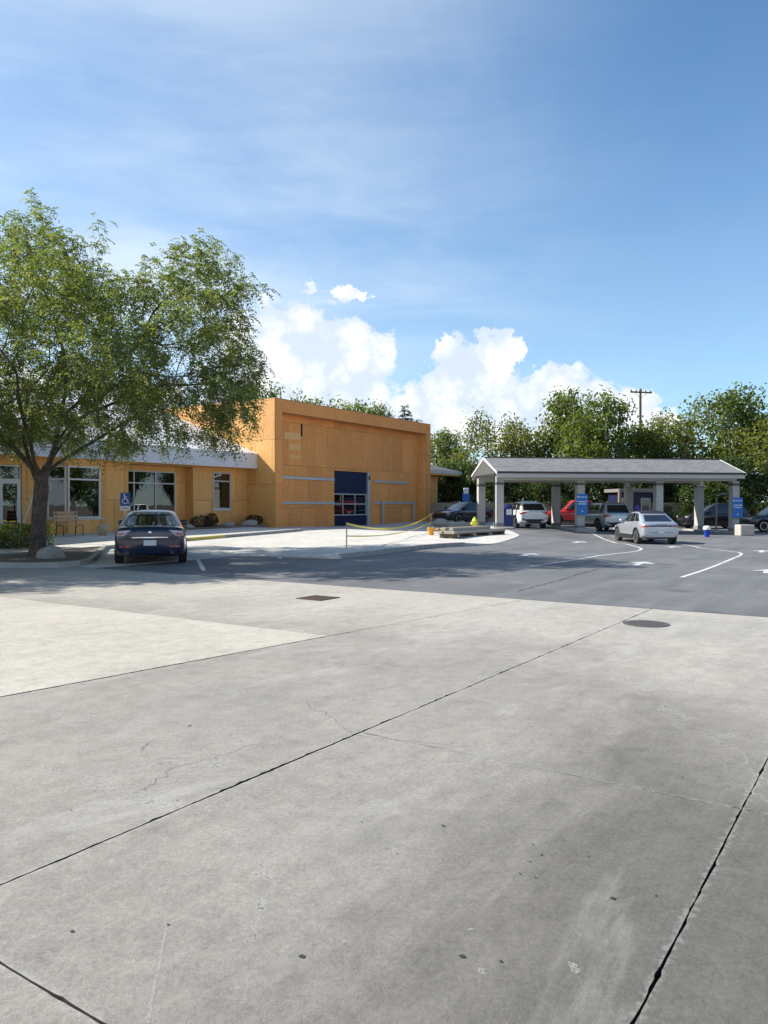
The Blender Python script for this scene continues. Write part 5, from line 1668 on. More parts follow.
def locust():
    r = np.random.default_rng(21)
    bx_, by_ = -10.45, 23.2
    z0 = h(bx_, by_) + .08
    rt = empty('locust_tree', (bx_, by_, z0), 0, 'large feathery locust tree with forked dark trunk on the kerbed island', 'tree')
    # trunk and main limbs (local coordinates)
    N = [(0, 0, -.15), (0, 0, .25), (.02, .02, .8), (.05, 0, 1.4), (.10, .02, 1.95), (.12, 0, 2.35)]
    Pn = [0, 0, 1, 2, 3, 4]
    def limb(start, pts):
        p = start
        for q in pts:
            N.append(q); Pn.append(p); p = len(N) - 1
    fk = 5
    limb(fk, [(.32, .1, 2.8), (.52, .1, 3.4), (.65, 0, 4.1), (.75, .2, 4.8), (.8, .2, 5.6), (.7, .1, 6.4)])
    limb(fk, [(-.22, -.1, 2.75), (-.62, -.25, 3.25), (-1.1, -.5, 3.85), (-1.6, -.6, 4.5), (-2.0, -.8, 5.3), (-2.2, -.9, 6.1)])
    limb(4, [(-.15, .2, 2.3), (-.5, .6, 2.8), (-.9, 1.1, 3.5), (-1.1, 1.5, 4.3), (-1.1, 1.8, 5.2)])
    limb(fk, [(.42, -.15, 2.8), (.85, -.3, 3.3), (1.35, -.45, 3.9), (1.9, -.5, 4.5), (2.5, -.5, 5.0), (3.1, -.4, 5.5)])
    limb(7, [(.95, .0, 3.9), (1.5, .1, 4.3), (2.2, .2, 4.6), (3.0, .3, 4.9), (3.8, .3, 5.2)])
    limb(fk, [(.45, .4, 2.8), (1.0, .9, 3.3), (1.7, 1.5, 3.9), (2.4, 2.0, 4.5), (3.0, 2.4, 5.2)])
    limb(fk, [(.1, -.45, 2.8), (.3, -1.1, 3.3), (.5, -1.9, 3.8), (.7, -2.7, 4.4)])
    limb(8, [(1.4, -.3, 4.6), (2.0, -.3, 5.2), (2.7, -.2, 5.9), (3.3, -.1, 6.6)])
    blobs = [((4.5, -.1, 6.4), (2.2, 3.2, 2.3), 560), ((4.9, .0, 8.5), (1.1, 2.0, 1.1), 170), ((5.9, -.2, 5.2), (1.0, 2.2, 1.4), 200), ((1.5, .0, 6.6), (2.6, 5.4, 2.4), 700), ((-.1, .2, 8.6), (1.8, 3.2, 1.7), 420),
             ((-.9, 0, 10.1), (.7, 1.1, 1.0), 70), ((-3.4, 0, 6.3), (3.2, 5.2, 3.0), 1100), ((2.8, -.3, 4.0), (3.6, 4.2, .9), 280), ((-1.5, -2.2, 4.4), (3.2, 3.4, 1.1), 330), ((5.2, .5, 4.0), (1.3, 2.4, .5), 70), ((.3, 2.8, 4.6), (3.5, 3, 1.4), 350), ((1.2, -4.4, 5.2), (3.4, 2.0, 1.5), 230), ((-3.5, -4.2, 5.2), (3, 2.0, 1.5), 250)]
    def clumps(c, rd, n):
        cs = ellipsoid_pts(c, rd, max(3, n // 11), r, .35)
        k_ = r.integers(0, len(cs), n)
        return cs[k_] + r.normal(0, .30, (n, 3))
    A = np.concatenate([clumps(c, rd, n) for c, rd, n in blobs])
    A = A[A[:, 2] > 2.9]
    nodes, par = colonize(A, N, Pn, .22, 1.9, .30, 100, r, .0)
    rad = radii(nodes, par, .0055, 1.95)
    rad = np.minimum(rad * .215 / rad[1], .5)
    rad[6:] *= .78
    rad = np.maximum(rad, .005)
    rad[0] = rad[1] * 1.45; rad[1] *= 1.12
    mb = MB(); branch_mesh(mb, nodes, par, rad)
    me = mb.mesh('trunk', BARK); me.shade_smooth()
    link(bpy.data.objects.new('trunk', me), rt)
    # fronds on thin wood
    thin = [i for i in range(1, len(nodes)) if rad[i] < .013 and nodes[i][2] > 2.4]
    thin = np.array(thin)
    ends = nodes[thin]; dirs = nodes[thin] - nodes[np.array(par)[thin]]
    K = 6
    P0 = np.repeat(ends, K, 0) + r.normal(0, .09, (len(ends) * K, 3))
    D0 = np.repeat(dirs / np.linalg.norm(dirs, axis=1)[:, None], K, 0) * .6 + r.normal(0, .65, (len(ends) * K, 3))
    D0[:, 2] -= .15
    keep = r.random(len(P0)) < .9
    P0, D0 = P0[keep], D0[keep]
    V, F, T = frond_cards(P0, D0, r, .30, 5, .024, .095)
    link(bpy.data.objects.new('crown', fast_mesh('crown', V, F, LEAF_L, T)), rt)
    global LOCUST
    LOCUST = rt
    print('locust nodes', len(nodes), 'fronds', len(P0), 'quads', len(F))
locust()
rt = copy_tree(LOCUST); rt.location = (-19.2, 20.4, h(-19.2, 20.4) + .05); rt.rotation_euler = (0, 0, 2.2)
rt['label'] = 'second feathery locust tree on the island, outside the left edge of the picture'

def broad_tree(seed, H, rw, mat, n_attr=520, leaf=.24, K=9, trunk_r=.2, low=.22, lean=0.0, sparse=1.0, bark=None):
    """prototype meshes (trunk, crown) of a rounded broadleaf tree"""
    r = np.random.default_rng(seed)
    N = [(0, 0, -.3), (0, 0, .5), (lean * .2, 0, H * .12), (lean * .4, .05, H * .22)]
    Pn = [0, 0, 1, 2]
    lobes = []
    k = 9
    for i in range(k):
        a = 2 * math.pi * i / k + r.uniform(-.4, .4)
        zz = H * r.uniform(low + .1, .85)
        rr = rw * (1 - .75 * max(0, (zz / H - .45) / .55)) * r.uniform(.35, .7)
        s_ = rw * r.uniform(.32, .55)
        lobes.append(((rr * math.cos(a) + lean * zz / H, rr * math.sin(a), zz), (s_, s_, s_ * r.uniform(.7, 1.1))))
    lobes.append(((lean, 0, H * .86), (rw * .34, rw * .34, H * .13)))
    lobes.append(((lean * .5, 0, H * .55), (rw * .6, rw * .6, H * .25)))
    A = np.concatenate([ellipsoid_pts(c, rd, int(n_attr / len(lobes)), r, .3) for c, rd in lobes])
    A = A[A[:, 2] > H * low * .8]
    nodes, par = colonize(A, N, Pn, H * .04, H * .28, H * .055, 60, r)
    rad = radii(nodes, par, .012, 2.2)
    rad = np.clip(rad * trunk_r / rad[1], .012, 1)
    mb = MB(); branch_mesh(mb, nodes, par, rad)
    tm = mb.mesh('trunk', bark or BARK2); tm.shade_smooth()
    thin = np.array([i for i in range(1, len(nodes)) if rad[i] < .06 and nodes[i][2] > H * low])
    K2 = int(K * 1.0)
    spread = H * .034
    P0 = np.repeat(nodes[thin], K2, 0) + r.normal(0, spread, (len(thin) * K2, 3))
    P0 = P0[r.random(len(P0)) < sparse]
    D0 = r.normal(0, 1, (len(P0), 3)); D0[:, 2] -= .2
    tt = np.clip(r.random(len(P0)) * .6 + np.repeat(r.random(len(thin)), K2)[:len(P0)] * .4, 0, 1)
    V, F, T = leaf_cards(P0, D0, leaf, leaf * .36, r, tt)
    return tm, fast_mesh('crown', V, F, mat, T), len(F)
def conifer(seed, H, rw):
    r = np.random.default_rng(seed)
    mb = MB(); mb.tube([(0, 0, -.3), (0, 0, H * .5), (0, 0, H * .98)], [.2, .12, .02], 7)
    tm = mb.mesh('trunk', BARK2)
    Pl, Dl = [], []
    z = H * .1
    while z < H * .99:
        R_ = rw * (1 - (z / H)) ** .85 + .12
        nb = int(9 + 4 * (1 - z / H))
        a0 = r.uniform(0, 6)
        for k in range(nb):
            a = a0 + 2 * math.pi * k / nb + r.uniform(-.2, .2)
            q = R_ * r.uniform(.7, 1.1)
            for s_ in np.arange(.12, q, .13):
                for _ in range(3):
                    Pl.append((math.cos(a) * s_ + r.normal(0, .07), math.sin(a) * s_ + r.normal(0, .07), z - s_ * .28 + r.normal(0, .06)))
                    Dl.append((math.cos(a) + r.normal(0, .6), math.sin(a) + r.normal(0, .6), -.1 + r.normal(0, .3)))
        z += H * .035
    Pl, Dl = np.array(Pl), np.array(Dl)
    V, F, T = leaf_cards(Pl, Dl, .34, .055, r, r.random(len(Pl)), .15)
    return tm, fast_mesh('crown', V, F, NEEDLE, T), len(F)
PROTO = {
    'a': broad_tree(31, 11.0, 4.2, LEAF_B, 760, .28, 24, .22),
    'b': broad_tree(32, 11.0, 3.6, LEAF_B, 700, .28, 24, .2, low=.15, lean=.4),
    'c': broad_tree(33, 11.0, 3.9, LEAF_Y, 640, .27, 22, .2, low=.18, sparse=.9),
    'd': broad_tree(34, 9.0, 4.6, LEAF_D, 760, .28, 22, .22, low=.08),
    'e': broad_tree(35, 11.0, 3.0, LEAF_Y, 520, .26, 18, .16, low=.12, lean=-.5, sparse=.8),
    'f': conifer(36, 10.0, 2.2),
}
print('tree quads', {k_: v[2] for k_, v in PROTO.items()})
def plant_tree(kind, x, y, sc, rot, label, name='broadleaf_tree', group='trees behind the lot', szx=1.0):
    rt = empty(name, (x, y, h(x, y) - .1), rot, label, 'tree', group)
    for nm, me in (('trunk', PROTO[kind][0]), ('crown', PROTO[kind][1])):
        o = link(bpy.data.objects.new(nm, me), rt); o.scale = (sc * szx, sc * szx, sc)
def tx(px, d): return (px - 384) / FPX * d
def tree_at(kind, px, top, d, label, rot=0.0, szx=1.0, **kw):
    x = tx(px, d)
    Ht = EYE + (HOR - top) / FPX * d - h(x, d)
    base = {'a': 11, 'b': 11, 'c': 11, 'd': 9, 'e': 11, 'f': 10}[kind]
    plant_tree(kind, x, d, Ht / base * .97, rot, label, szx=szx, **kw)
# row behind the shelter, left to right
tree_at('b', 444, 424, 76, 'dark green tree showing just right of the plywood front', 1.0, 1.0)
tree_at('e', 474, 404, 68, 'thin pale tree above the left gable of the shelter', 2.0, 1.15)
tree_at('c', 512, 410, 70, 'loose yellow-green tree above the leftmost shelter bay', .4, 1.1)
tree_at('a', 566, 384, 68, 'tall tree with grey-green top above the second shelter post', 3.0, 1.0)
tree_at('a', 600, 386, 64, 'dense mid-green tree just left of the utility pole', 5.1, 1.0)
tree_at('b', 632, 418, 66, 'lower rounded tree directly below the utility pole crossarm', .2, 1.15)
tree_at('c', 664, 404, 66, 'bright yellow-green tree right of the utility pole', 1.9, 1.1)
tree_at('e', 702, 386, 70, 'tall slim tree with pale top above the right shelter end', 4.2, 1.35)
tree_at('a', 742, 380, 66, 'tall full tree near the right edge of the picture', 2.2, 1.1)
tree_at('c', 785, 396, 62, 'tree crown cut by the right edge of the picture', 3.7, 1.1)
tree_at('b', 850, 400, 66, 'green tree standing outside the right edge, next to the cropped one', 2.7, 1.1)
for i_, (kk, x_, y_, s_, lb) in enumerate([('a', 52, 34, .95, 'tall tree right of the picture, first in the row mirrored by the windows'), ('b', 54, 42, 1.0, 'tree right of the picture, second in the mirrored row'), ('d', 50, 50, 1.1, 'dark spreading tree right of the picture in the mirrored row'),
                                              ('c', 56, 26, .95, 'pale tree right of the picture, nearest of the mirrored row'), ('d', 47, 40, .8, 'low dark tree right of the picture beside the mirrored row'), ('d', 38, 38, .6, 'lowest dark tree right of the picture, nearest to the white pickup'), ('d', 40, 47, .7, 'low dark tree right of the picture behind the white pickup'), ('a', 44, 58, .9, 'green tree right of the picture at the far end of the fence')]):
    plant_tree(kk, x_, y_, s_, i_ * 1.7, lb, group='trees right of the picture')
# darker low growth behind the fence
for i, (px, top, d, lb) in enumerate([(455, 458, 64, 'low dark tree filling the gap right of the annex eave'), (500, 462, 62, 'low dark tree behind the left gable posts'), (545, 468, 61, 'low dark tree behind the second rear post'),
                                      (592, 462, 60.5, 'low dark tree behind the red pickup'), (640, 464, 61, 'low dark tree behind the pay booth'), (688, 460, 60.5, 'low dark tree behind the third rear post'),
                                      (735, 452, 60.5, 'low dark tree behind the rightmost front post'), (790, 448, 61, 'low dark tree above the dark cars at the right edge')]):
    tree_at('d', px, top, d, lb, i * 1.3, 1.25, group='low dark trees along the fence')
# beyond the plywood building
tree_at('c', 300, 388, 84, 'pale tree top showing above the left end of the plywood front', 1.1, 1.0, group='trees beyond the building')
tree_at('a', 314, 394, 86, 'full green tree top above the parapet between the two pale ones', 3.3, .8, group='trees beyond the building')
tree_at('c', 343, 397, 90, 'yellowish tree top above the parapet left of the dark green one', 5.0, .9, group='trees beyond the building')
tree_at('e', 328, 392, 88, 'wispy tree top above the parapet near its left end', 2.4, 1.2, group='trees beyond the building')
tree_at('b', 356, 396, 84, 'dark green tree top above the middle of the parapet', .6, 1.0, group='trees beyond the building')
tree_at('a', 380, 399, 86, 'small round tree top just left of the conifer', 4.0, .55, group='trees beyond the building')
tree_at('f', 405, 399, 84, 'pointed conifer top above the right part of the parapet', 0, 1.0, name='conifer_tree', group='trees beyond the building')
tree_at('f', 419, 414, 88, 'smaller conifer tip at the right corner of the parapet', 1, 1.0, name='conifer_tree', group='trees beyond the building')
tree_at('a', 262, 376, 90, 'distant tree top left of the plywood corner, behind the locust', 2, 1.0, group='trees beyond the building')

def shrub(name, x, y, rx, ry, hz, n, mat, label, z=None, leaf=.07, group=None, box=False):
    r = np.random.default_rng(int(abs(x * 100 + y * 7)))
    zg = h(x, y) if z is None else z
    rt = empty(name, (x, y, zg), 0, label, 'shrub' if not box else 'hedge', group)
    if box:
        P0 = np.stack([r.uniform(-rx, rx, n), r.uniform(-ry, ry, n), r.uniform(.08, hz, n)], 1)
        P0 += r.normal(0, .04, P0.shape)
    else:
        P0 = ellipsoid_pts((0, 0, hz * .52), (rx, ry, hz * .5), n, r, .45)
    D0 = r.normal(0, 1, (n, 3)); D0[:, 2] += .4
    V, F, T = leaf_cards(P0, D0, leaf, leaf * .35, r, r.random(n))
    link(bpy.data.objects.new('foliage', fast_mesh('foliage', V, F, mat, T)), rt)
    mb = MB()
    for k in range(7):
        a = 2 * math.pi * k / 7
        mb.tube([(rx * .1 * math.cos(a), ry * .1 * math.sin(a), -.05), (rx * .55 * math.cos(a), ry * .55 * math.sin(a), hz * .7)], [.014, .005], 4)
    mb.build('stems', BARK2, rt)
shrub('clipped_hedge', -13.2, 25.9, 1.9, .55, .95, 9000, LEAF_B, 'clipped green hedge at the left edge beside the trunk', leaf=.075, box=True)
shrub('clipped_hedge', -17.5, 26.2, 1.9, .55, .95, 4000, LEAF_B, 'clipped green hedge outside the left edge of the picture', leaf=.075, box=True)
for (e_, m_, w, hh, lb) in [(27.15, -29.2, .62, .62, 'low dusky shrub under the shop window'), (27.95, -29.3, .34, .72, 'small dark shrub between the shop window and the single window'), (31.0, -29.2, .5, .55, 'dusky shrub in the corner by the tall plywood box')]:
    x, y, z = em(e_, m_)
    shrub('dusky_shrub', x, y, w, .45, hh, 900, LEAF_R, lb, z + .17, .075, 'shrubs in the bed')

def boulder(x, y, sx, sy, sz, mat, label, seed, rot=0.0, z=None):
    bm = bmesh.new(); bmesh.ops.create_icosphere(bm, subdivisions=3, radius=1)
    r = random.Random(seed)
    pl = [(Vector((r.gauss(0, 1), r.gauss(0, 1), r.gauss(0, .8))).normalized(), r.uniform(.50, .86)) for _ in range(17)]
    for v in bm.verts:
        for nn, dd in pl:
            k_ = v.co.dot(nn) - dd
            if k_ > 0: v.co -= nn * k_ * .9
        v.co += v.co.normalized() * r.uniform(-.03, .03)
        v.co = Vector((v.co.x * sx, v.co.y * sy, v.co.z * sz))
    mb = MB(); mb.bm(bm)
    o = mb.build('boulder', mat, None, 18, label=label, cat='boulder', group='landscape boulders')
    o.location = (x, y, (h(x, y) if z is None else z) + sz * .55); o.rotation_euler = (0, 0, rot)
boulder(-9.35, 21.75, .46, .38, .30, ROCK, 'grey boulder on the island in front of the locust trunk', 1, .3)
x, y, z = at(103, 538)
boulder(x, y, .34, .3, .32, ROCKT, 'tan boulder on the walkway left of the navy sedan', 2, .8, z + .1)
for k_, (e_, m_, s_, lb) in enumerate([(28.9, -29.0, .34, 'pale low boulder in the bed under the single window'), (30.4, -28.95, .42, 'widest pale boulder in the bed near the plywood corner'), (26.2, -29.0, .3, 'small pale boulder in the bed under the shop window')]):
    x, y, z = em(e_, m_)
    boulder(x, y, s_ * 1.4, s_, s_ * .55, ROCK, lb, 10 + k_, .5 * k_, z + .12)
x, y, z = at(443, 524)
boulder(x, y, .62, .5, .5, ROCK, 'grey rounded boulder in front of the black sedan', 20, .2, z - .1)

# ================================================================== SMALL THINGS
# accessible parking sign
def ada():
    x, y = -9.05, 26.9
    zg = h(x, y)
    rt = empty('parking_sign', (x, y, zg), math.radians(20), 'blue accessible parking sign on a thin post behind the navy sedan', 'sign')
    mb = MB(); mb.box(-.025, .025, .0, .05, -.2, 1.98); mb.build('post', STEEL, rt)
    mb = MB(); mb.box(-.165, .165, -.008, -.001, 1.52, 1.98, ch=.003); pl = mb.build('sign_plate', P('ada_blue', (0.012, 0.085, 0.42), .45, var=.05), rt)
    mb = MB(); mb.box(-.165, .165, -.008, -.001, 1.36, 1.505, ch=.003); p2 = mb.build('sign_plate', PLASTW, rt)
    sy = MB()
    yy = -.0115
    def disc(cx_, cz_, r0, r1, a0, a1, n=18):
        V, F = [], []
        for i in range(n + 1):
            a = a0 + (a1 - a0) * i / n
            V += [(cx_ + r0 * math.cos(a), yy, cz_ + r0 * math.sin(a)), (cx_ + r1 * math.cos(a), yy, cz_ + r1 * math.sin(a))]
        sy.add(V, [(2 * i, 2 * i + 1, 2 * i + 3, 2 * i + 2) for i in range(n)])
    def bar(p, q, w):
        d = Vector((q[0] - p[0], q[1] - p[1])).normalized(); nn = Vector((-d.y, d.x)) * w / 2
        sy.add([(p[0] + nn.x, yy, p[1] + nn.y), (q[0] + nn.x, yy, q[1] + nn.y), (q[0] - nn.x, yy, q[1] - nn.y), (p[0] - nn.x, yy, p[1] - nn.y)], [(0, 1, 2, 3)])
    disc(-.03, 1.925, 0, .028, 0, 2 * math.pi)
    bar((-.03, 1.89), (-.02, 1.74), .04); bar((-.025, 1.83), (.06, 1.83), .026); bar((-.02, 1.755), (.07, 1.755), .034); bar((.065, 1.765), (.10, 1.62), .034); bar((.09, 1.62), (.13, 1.635), .026)
    disc(-.005, 1.69, .075, .102, math.radians(130), math.radians(375))
    sy.build('wheelchair_symbol', PLASTW, pl)
    mb = MB()
    for z0 in (1.43,):
        mb.box(-.11, .11, -.0105, -.0085, z0 - .012, z0 + .012)
    mb.build('lettering', P('ada_green', (0.03, .16, .10), .5, var=.05), p2)
ada()

# bench
def bench():
    x, y, z = em(19.2, -28.6)
    rt = empty('bench', (x, y, z + .137), BROT, 'tan wooden bench with dark legs behind the locust trunk', 'bench')
    for k_ in range(3):
        mb = MB(); mb.box(-.55, .55, -.48 + k_ * .16, -.34 + k_ * .16, .43, .47, ch=.006); mb.build('seat_slat', BENCHW, rt)
    for k_ in range(3):
        mb = MB(); mb.box(-.55, .55, .02 + k_ * .03, .05 + k_ * .03, .56 + k_ * .15, .69 + k_ * .15, ch=.006); mb.build('back_slat', BENCHW, rt)
    for sx in (-.45, .45):
        mb = MB(); mb.tube([(sx, -.44, 0), (sx, -.44, .42), (sx, .0, .42), (sx, .10, 1.0)], .022, 6); mb.tube([(sx, .02, .42), (sx, .08, 0)], .022, 6)
        mb.build('leg', TRIM, rt)
bench()
# leaning white pole by the entrance door
x, y, z = em(17.65, -29.5)
mb = MB(); mb.tube([(0, 0, 0.03), (.42, -.45, 1.95)], .045, 10); mb.tube([(.42, -.45, 1.95), (.47, -.5, 2.15)], .03, 10)
o = mb.build('leaning_pole', WHITE, None, 40, label='white pole leaning beside the entrance door at the left edge', cat='pole'); o.location = (x, y, z + .137); o.rotation_euler = (0, 0, BROT)

# caution tape on stakes
def tape():
    a = at(348, 553); 
    stk = [(a[0] - .05, a[1] + .1, h(a[0], a[1]) + .12)]
    b_ = at(431, 531); stk.append((b_[0], b_[1], h(b_[0], b_[1]) + .1))
    labs = ['thin wooden stake holding caution tape at the kerb end', 'thin wooden stake holding caution tape beside the lumber']
    for s_, lb in zip(stk, labs):
        rt = MB(); rt.box(-.018, .018, -.018, .018, -.1, .86, ch=.004); rt.add([(-.018, -.018, -.1), (.018, -.018, -.1), (.018, .018, -.1), (-.018, .018, -.1), (0, 0, -.2)], [(0, 1, 4), (1, 2, 4), (2, 3, 4), (3, 0, 4)])
        o = rt.build('wooden_stake', WOODN, None, label=lb, cat='stake', group='caution tape stakes'); o.location = s_
    for (z0, z1, sag, lb, nm) in ((.82, .80, .42, 'upper yellow caution tape sagging between two stakes', 0), (.42, .34, .22, 'lower yellow caution tape between two stakes', 1)):
        mb = MB(); V = []
        p, q = Vector(stk[0]) + Vector((0, 0, z0)), Vector(stk[1]) + Vector((0, 0, z1))
        n_ = 40
        for i in range(n_ + 1):
            t = i / n_
            c = p.lerp(q, t) - Vector((0, 0, sag * 4 * t * (1 - t)))
            tw = math.sin(t * 9 + nm * 2) * .9
            d = Vector((math.sin(tw) * .8, math.sin(tw) * .2, math.cos(tw))) * (.036 if nm == 0 else .022)
            V += [c + d, c - d]
        mb.add(V, [(2 * i, 2 * i + 1, 2 * i + 3, 2 * i + 2) for i in range(n_)])
        mb.build('caution_tape', TAPEY, None, 60, label=lb, cat='tape', group='caution tape')
    # steel-end tape tied off to the plywood
tape()

# lumber and precast stack
def stacks():
    a, b_ = at(446, 539.5), at(503, 534.5)
    a, b_ = Vector((a[0], a[1], 0)), Vector((b_[0], b_[1], 0))
    d = b_ - a; L = d.length; ang = math.atan2(d.y, d.x)
    mid = (a + b_) / 2
    zg = yard_z(mid.x, mid.y, *to_em(mid.x, mid.y))
    rt = empty('timber_stack', (mid.x, mid.y + .3, zg), ang, 'low stack of long grey timbers resting on short blocks', 'lumber')
    L *= .9
    for x in (-L * .48, -L * .18, L * .14, L * .46):
        mb = MB(); mb.box(x - .12, x + .12, -.32, .45, -.1, .15, ch=.01); mb.build('block', P('block_dark', (0.10, .085, .07), .9, var=.3), rt)
    for i in range(4):
        for j in range(2 if i in (1, 3) else 1):
            mb = MB(); s_ = rnd.uniform(-.3, .3)
            mb.box(-L * .52 + s_, L * (.5 if j == 0 else .2) + s_, -.36 + i * .205, -.17 + i * .205, .152 + j * .135, .28 + j * .135, ch=.008)
            mb.build('timber', WOOD, rt)
    # brown plank pile behind
    a, b_ = at(437, 532.5), at(470, 530.5)
    m2 = Vector(((a[0] + b_[0]) / 2, (a[1] + b_[1]) / 2 + .5, 0)); d = Vector((b_[0] - a[0], b_[1] - a[1], 0))
    rt = empty('plank_pile', (m2.x, m2.y, yard_z(m2.x, m2.y, *to_em(m2.x, m2.y))), math.atan2(d.y, d.x), 'flat pile of tan planks behind the grey timbers', 'lumber')
    for i in range(5):
        for j in range(3):
            mb = MB(); s_ = rnd.uniform(-.1, .1); mb.box(-1.15 + s_, 1.15 + s_, -.5 + i * .2, -.32 + i * .2, .012 + j * .055, .06 + j * .055, ch=.004); mb.build('plank', WOODN if j else WOOD, rt)
    a, b_ = at(437, 527), at(468, 526.5)
    m3 = Vector(((a[0] + b_[0]) / 2, (a[1] + b_[1]) / 2 + .6, 0)); d = Vector((b_[0] - a[0], b_[1] - a[1], 0))
    rt = empty('pale_sheet_stack', (m3.x, m3.y, h(m3.x, m3.y) + .02), math.atan2(d.y, d.x), 'stack of pale sheets lying behind the tan planks', 'sheets')
    for j in range(4):
        mb = MB(); s_ = rnd.uniform(-.06, .06); mb.box(-1.2 + s_, 1.2 + s_, -.6, .6, .01 + j * .06, .062 + j * .06, ch=.004); mb.build('sheet', P('pale_sheet', (0.52, .51, .47), .8, var=.15), rt)
    x, y, _ = at(431, 535.5)
    rt = empty('orange_bucket', (x, y + .1, yard_z(x, y, *to_em(x, y))), 0, 'orange bucket standing at the left end of the tan planks', 'bucket')
    mb = MB(); mb.lathe([(.13, 0), (.16, .34), (.17, .35), (.17, .37), (.15, .37), (.12, .03), (0, .03)], 18); mb.build('pail', ORANGE, rt, 40)
    mb = MB(); mb.tube([(.165 * math.cos(t), .02, .33 - .12 * math.sin(t)) for t in np.linspace(0, math.pi, 9)], .008, 5); mb.build('bail', STEEL, rt)
    # hydrant
    x, y, _ = at(475.5, 531)
    rt = empty('fire_hydrant', (x, y + .4, h(x, y) + .0), .4, 'yellow-green hydrant rising behind the timber stack', 'hydrant')
    mb = MB(); mb.lathe([(.17, 0), (.17, .05), (.12, .06), (.115, .50), (.155, .51), (.155, .55), (.13, .57), (.10, .66), (.05, .71), (.03, .72), (.03, .77), (0, .77)], 20); mb.build('barrel', HYD, rt, 35)
    for s_ in (-1, 1):
        mb = MB(); mb.lathe([(.055, .10), (.055, .17), (.07, .17), (.07, .21), (0, .22)], 12, M=Matrix.Translation((0, 0, .40)) @ Matrix.Rotation(s_ * math.pi / 2, 4, 'Y')); mb.build('outlet_cap', HYD, rt, 35)
stacks()

# shelter furnishings
def post_sign(i, label, dx=0.0):
    x, y, z = cn(i * SP + dx, -.36)
    rt = empty('instruction_sign', (x, y, z), CA, label, 'sign', 'blue signs on the shelter posts')
    mb = MB(); mb.box(-.33, .33, -.02, .02, .95, 2.15, ch=.008); pl = mb.build('panel', BLUE, rt)
    mb = MB(); mb.box(-.02, .02, .02, .07, 1.1, 2.0); mb.build('bracket', STEEL, rt)
    lt = MB()
    lt.add([(-.26 + .075 * a, -.024, 1.98 + .075 * b_) for a, b_ in ((-.6, .8), (.6, .8), (.6, 0), (0, -.9), (-.6, 0))], [(0, 1, 2, 3, 4)])
    r = random.Random(i)
    def words(z, hgt, x0, x1):
        x = x0
        while x < x1 - .02:
            w = min(r.uniform(.04, .11), x1 - x)
            lt.box(x, x + w, -.026, -.0205, z, z + hgt); x += w + .025
    words(1.95, .05, -.19, .28); words(1.68, .06, -.27, .27); words(1.55, .06, -.25, .25)
    lt.add([(0, -.024, 1.24), (-.05, -.024, 1.12), (.05, -.024, 1.12)], [(0, 1, 2)])
    lt.build('lettering', PLASTW, pl, kind='stuff')
post_sign(1, 'blue instruction sign on the shelter post beside the red pickup')
post_sign(3, 'blue instruction sign on the rightmost front shelter post')
def vac_bin(x, y, label, grp):
    rt = empty('vacuum_unit', (x, y, h(x, y) + .0), CA, label, 'vacuum', grp)
    mb = MB(); mb.box(-.27, .27, -.25, .25, 0, 1.2, ch=.03); mb.build('cabinet', P('deep_blue', (0.012, .03, .16), .4, var=.1), rt)
    mb = MB(); mb.box(-.17, .17, -.275, -.252, .80, 1.12, ch=.005); mb.build('notice', PLASTW, rt)
    mb = MB(); mb.lathe([(.2, 1.2), (.2, 1.32), (.1, 1.4), (0, 1.42)], 14); mb.build('cap', P('deep_blue', (0.012, .03, .16)), rt, 40)
    mb = MB(); mb.tube([(.22, -.1, 1.25), (.32, -.2, 1.6), (.42, -.3, 1.1), (.36, -.32, .3), (.3, -.3, .12)], .03, 7); mb.build('hose', TRIM, rt, 60)
x, y, z = cn(.62, .35)
vac_bin(x, y, 'dark blue vacuum cabinet with white notice right of the left front post', None)
def jpole(x, y, label, s_=-1):
    rt = MB(); P0 = [(0, 0, 0), (0, 0, 1.95)]
    for t in np.linspace(0, math.pi / 2, 6)[1:]:
        P0.append((-s_ * .35 * (1 - math.cos(t)), 0, 1.95 + .35 * math.sin(t)))
    P0.append((-s_ * .75, 0, 2.3))
    rt.tube(P0, .055, 8)
    o = rt.build('hose_boom', P('boom_grey', (0.17, .17, .175), .5, var=.15), None, 60, label=label, cat='pole'); o.location = (x, y, h(x, y) + .1)
    rt2 = MB(); rt2.box(-.14, .14, -.14, .14, -.02, .03); rt2.build('base_plate', STEEL, o)
x, y, z = cn(3 * SP - .95, .3)
jpole(x, y, 'grey hooked hose boom left of the rightmost front post', -1)
x, y, z = cn(3 * SP, -1.6)
mb = MB(); mb.box(-.42, .42, -.3, .3, 0, .62, ch=.03)
o = mb.build('concrete_block', P('pale_block', (0.42, .395, .35), .9, var=.25, vs=4, bump=.006, bs=40), None, label='pale concrete block on the ground right of the rightmost post', cat='block')
p_ = at(747, 536); o.location = (p_[0], p_[1] + .3, p_[2]); o.rotation_euler = (0, 0, CA)
p_ = at(708, 538)
rt = empty('blue_bucket', (p_[0], p_[1] + .15, p_[2]), 0, 'blue bucket with white cloth on top left of the pale block', 'bucket')
mb = MB(); mb.lathe([(.13, 0), (.17, .42), (.18, .43), (.16, .45), (0, .45)], 18); mb.build('pail', CONEB, rt, 40)
mb = MB(); mb.lathe([(.19, .40), (.21, .47), (.19, .56), (.11, .61), (0, .62)], 12); mb.build('cloth', PLASTW, rt, 50)
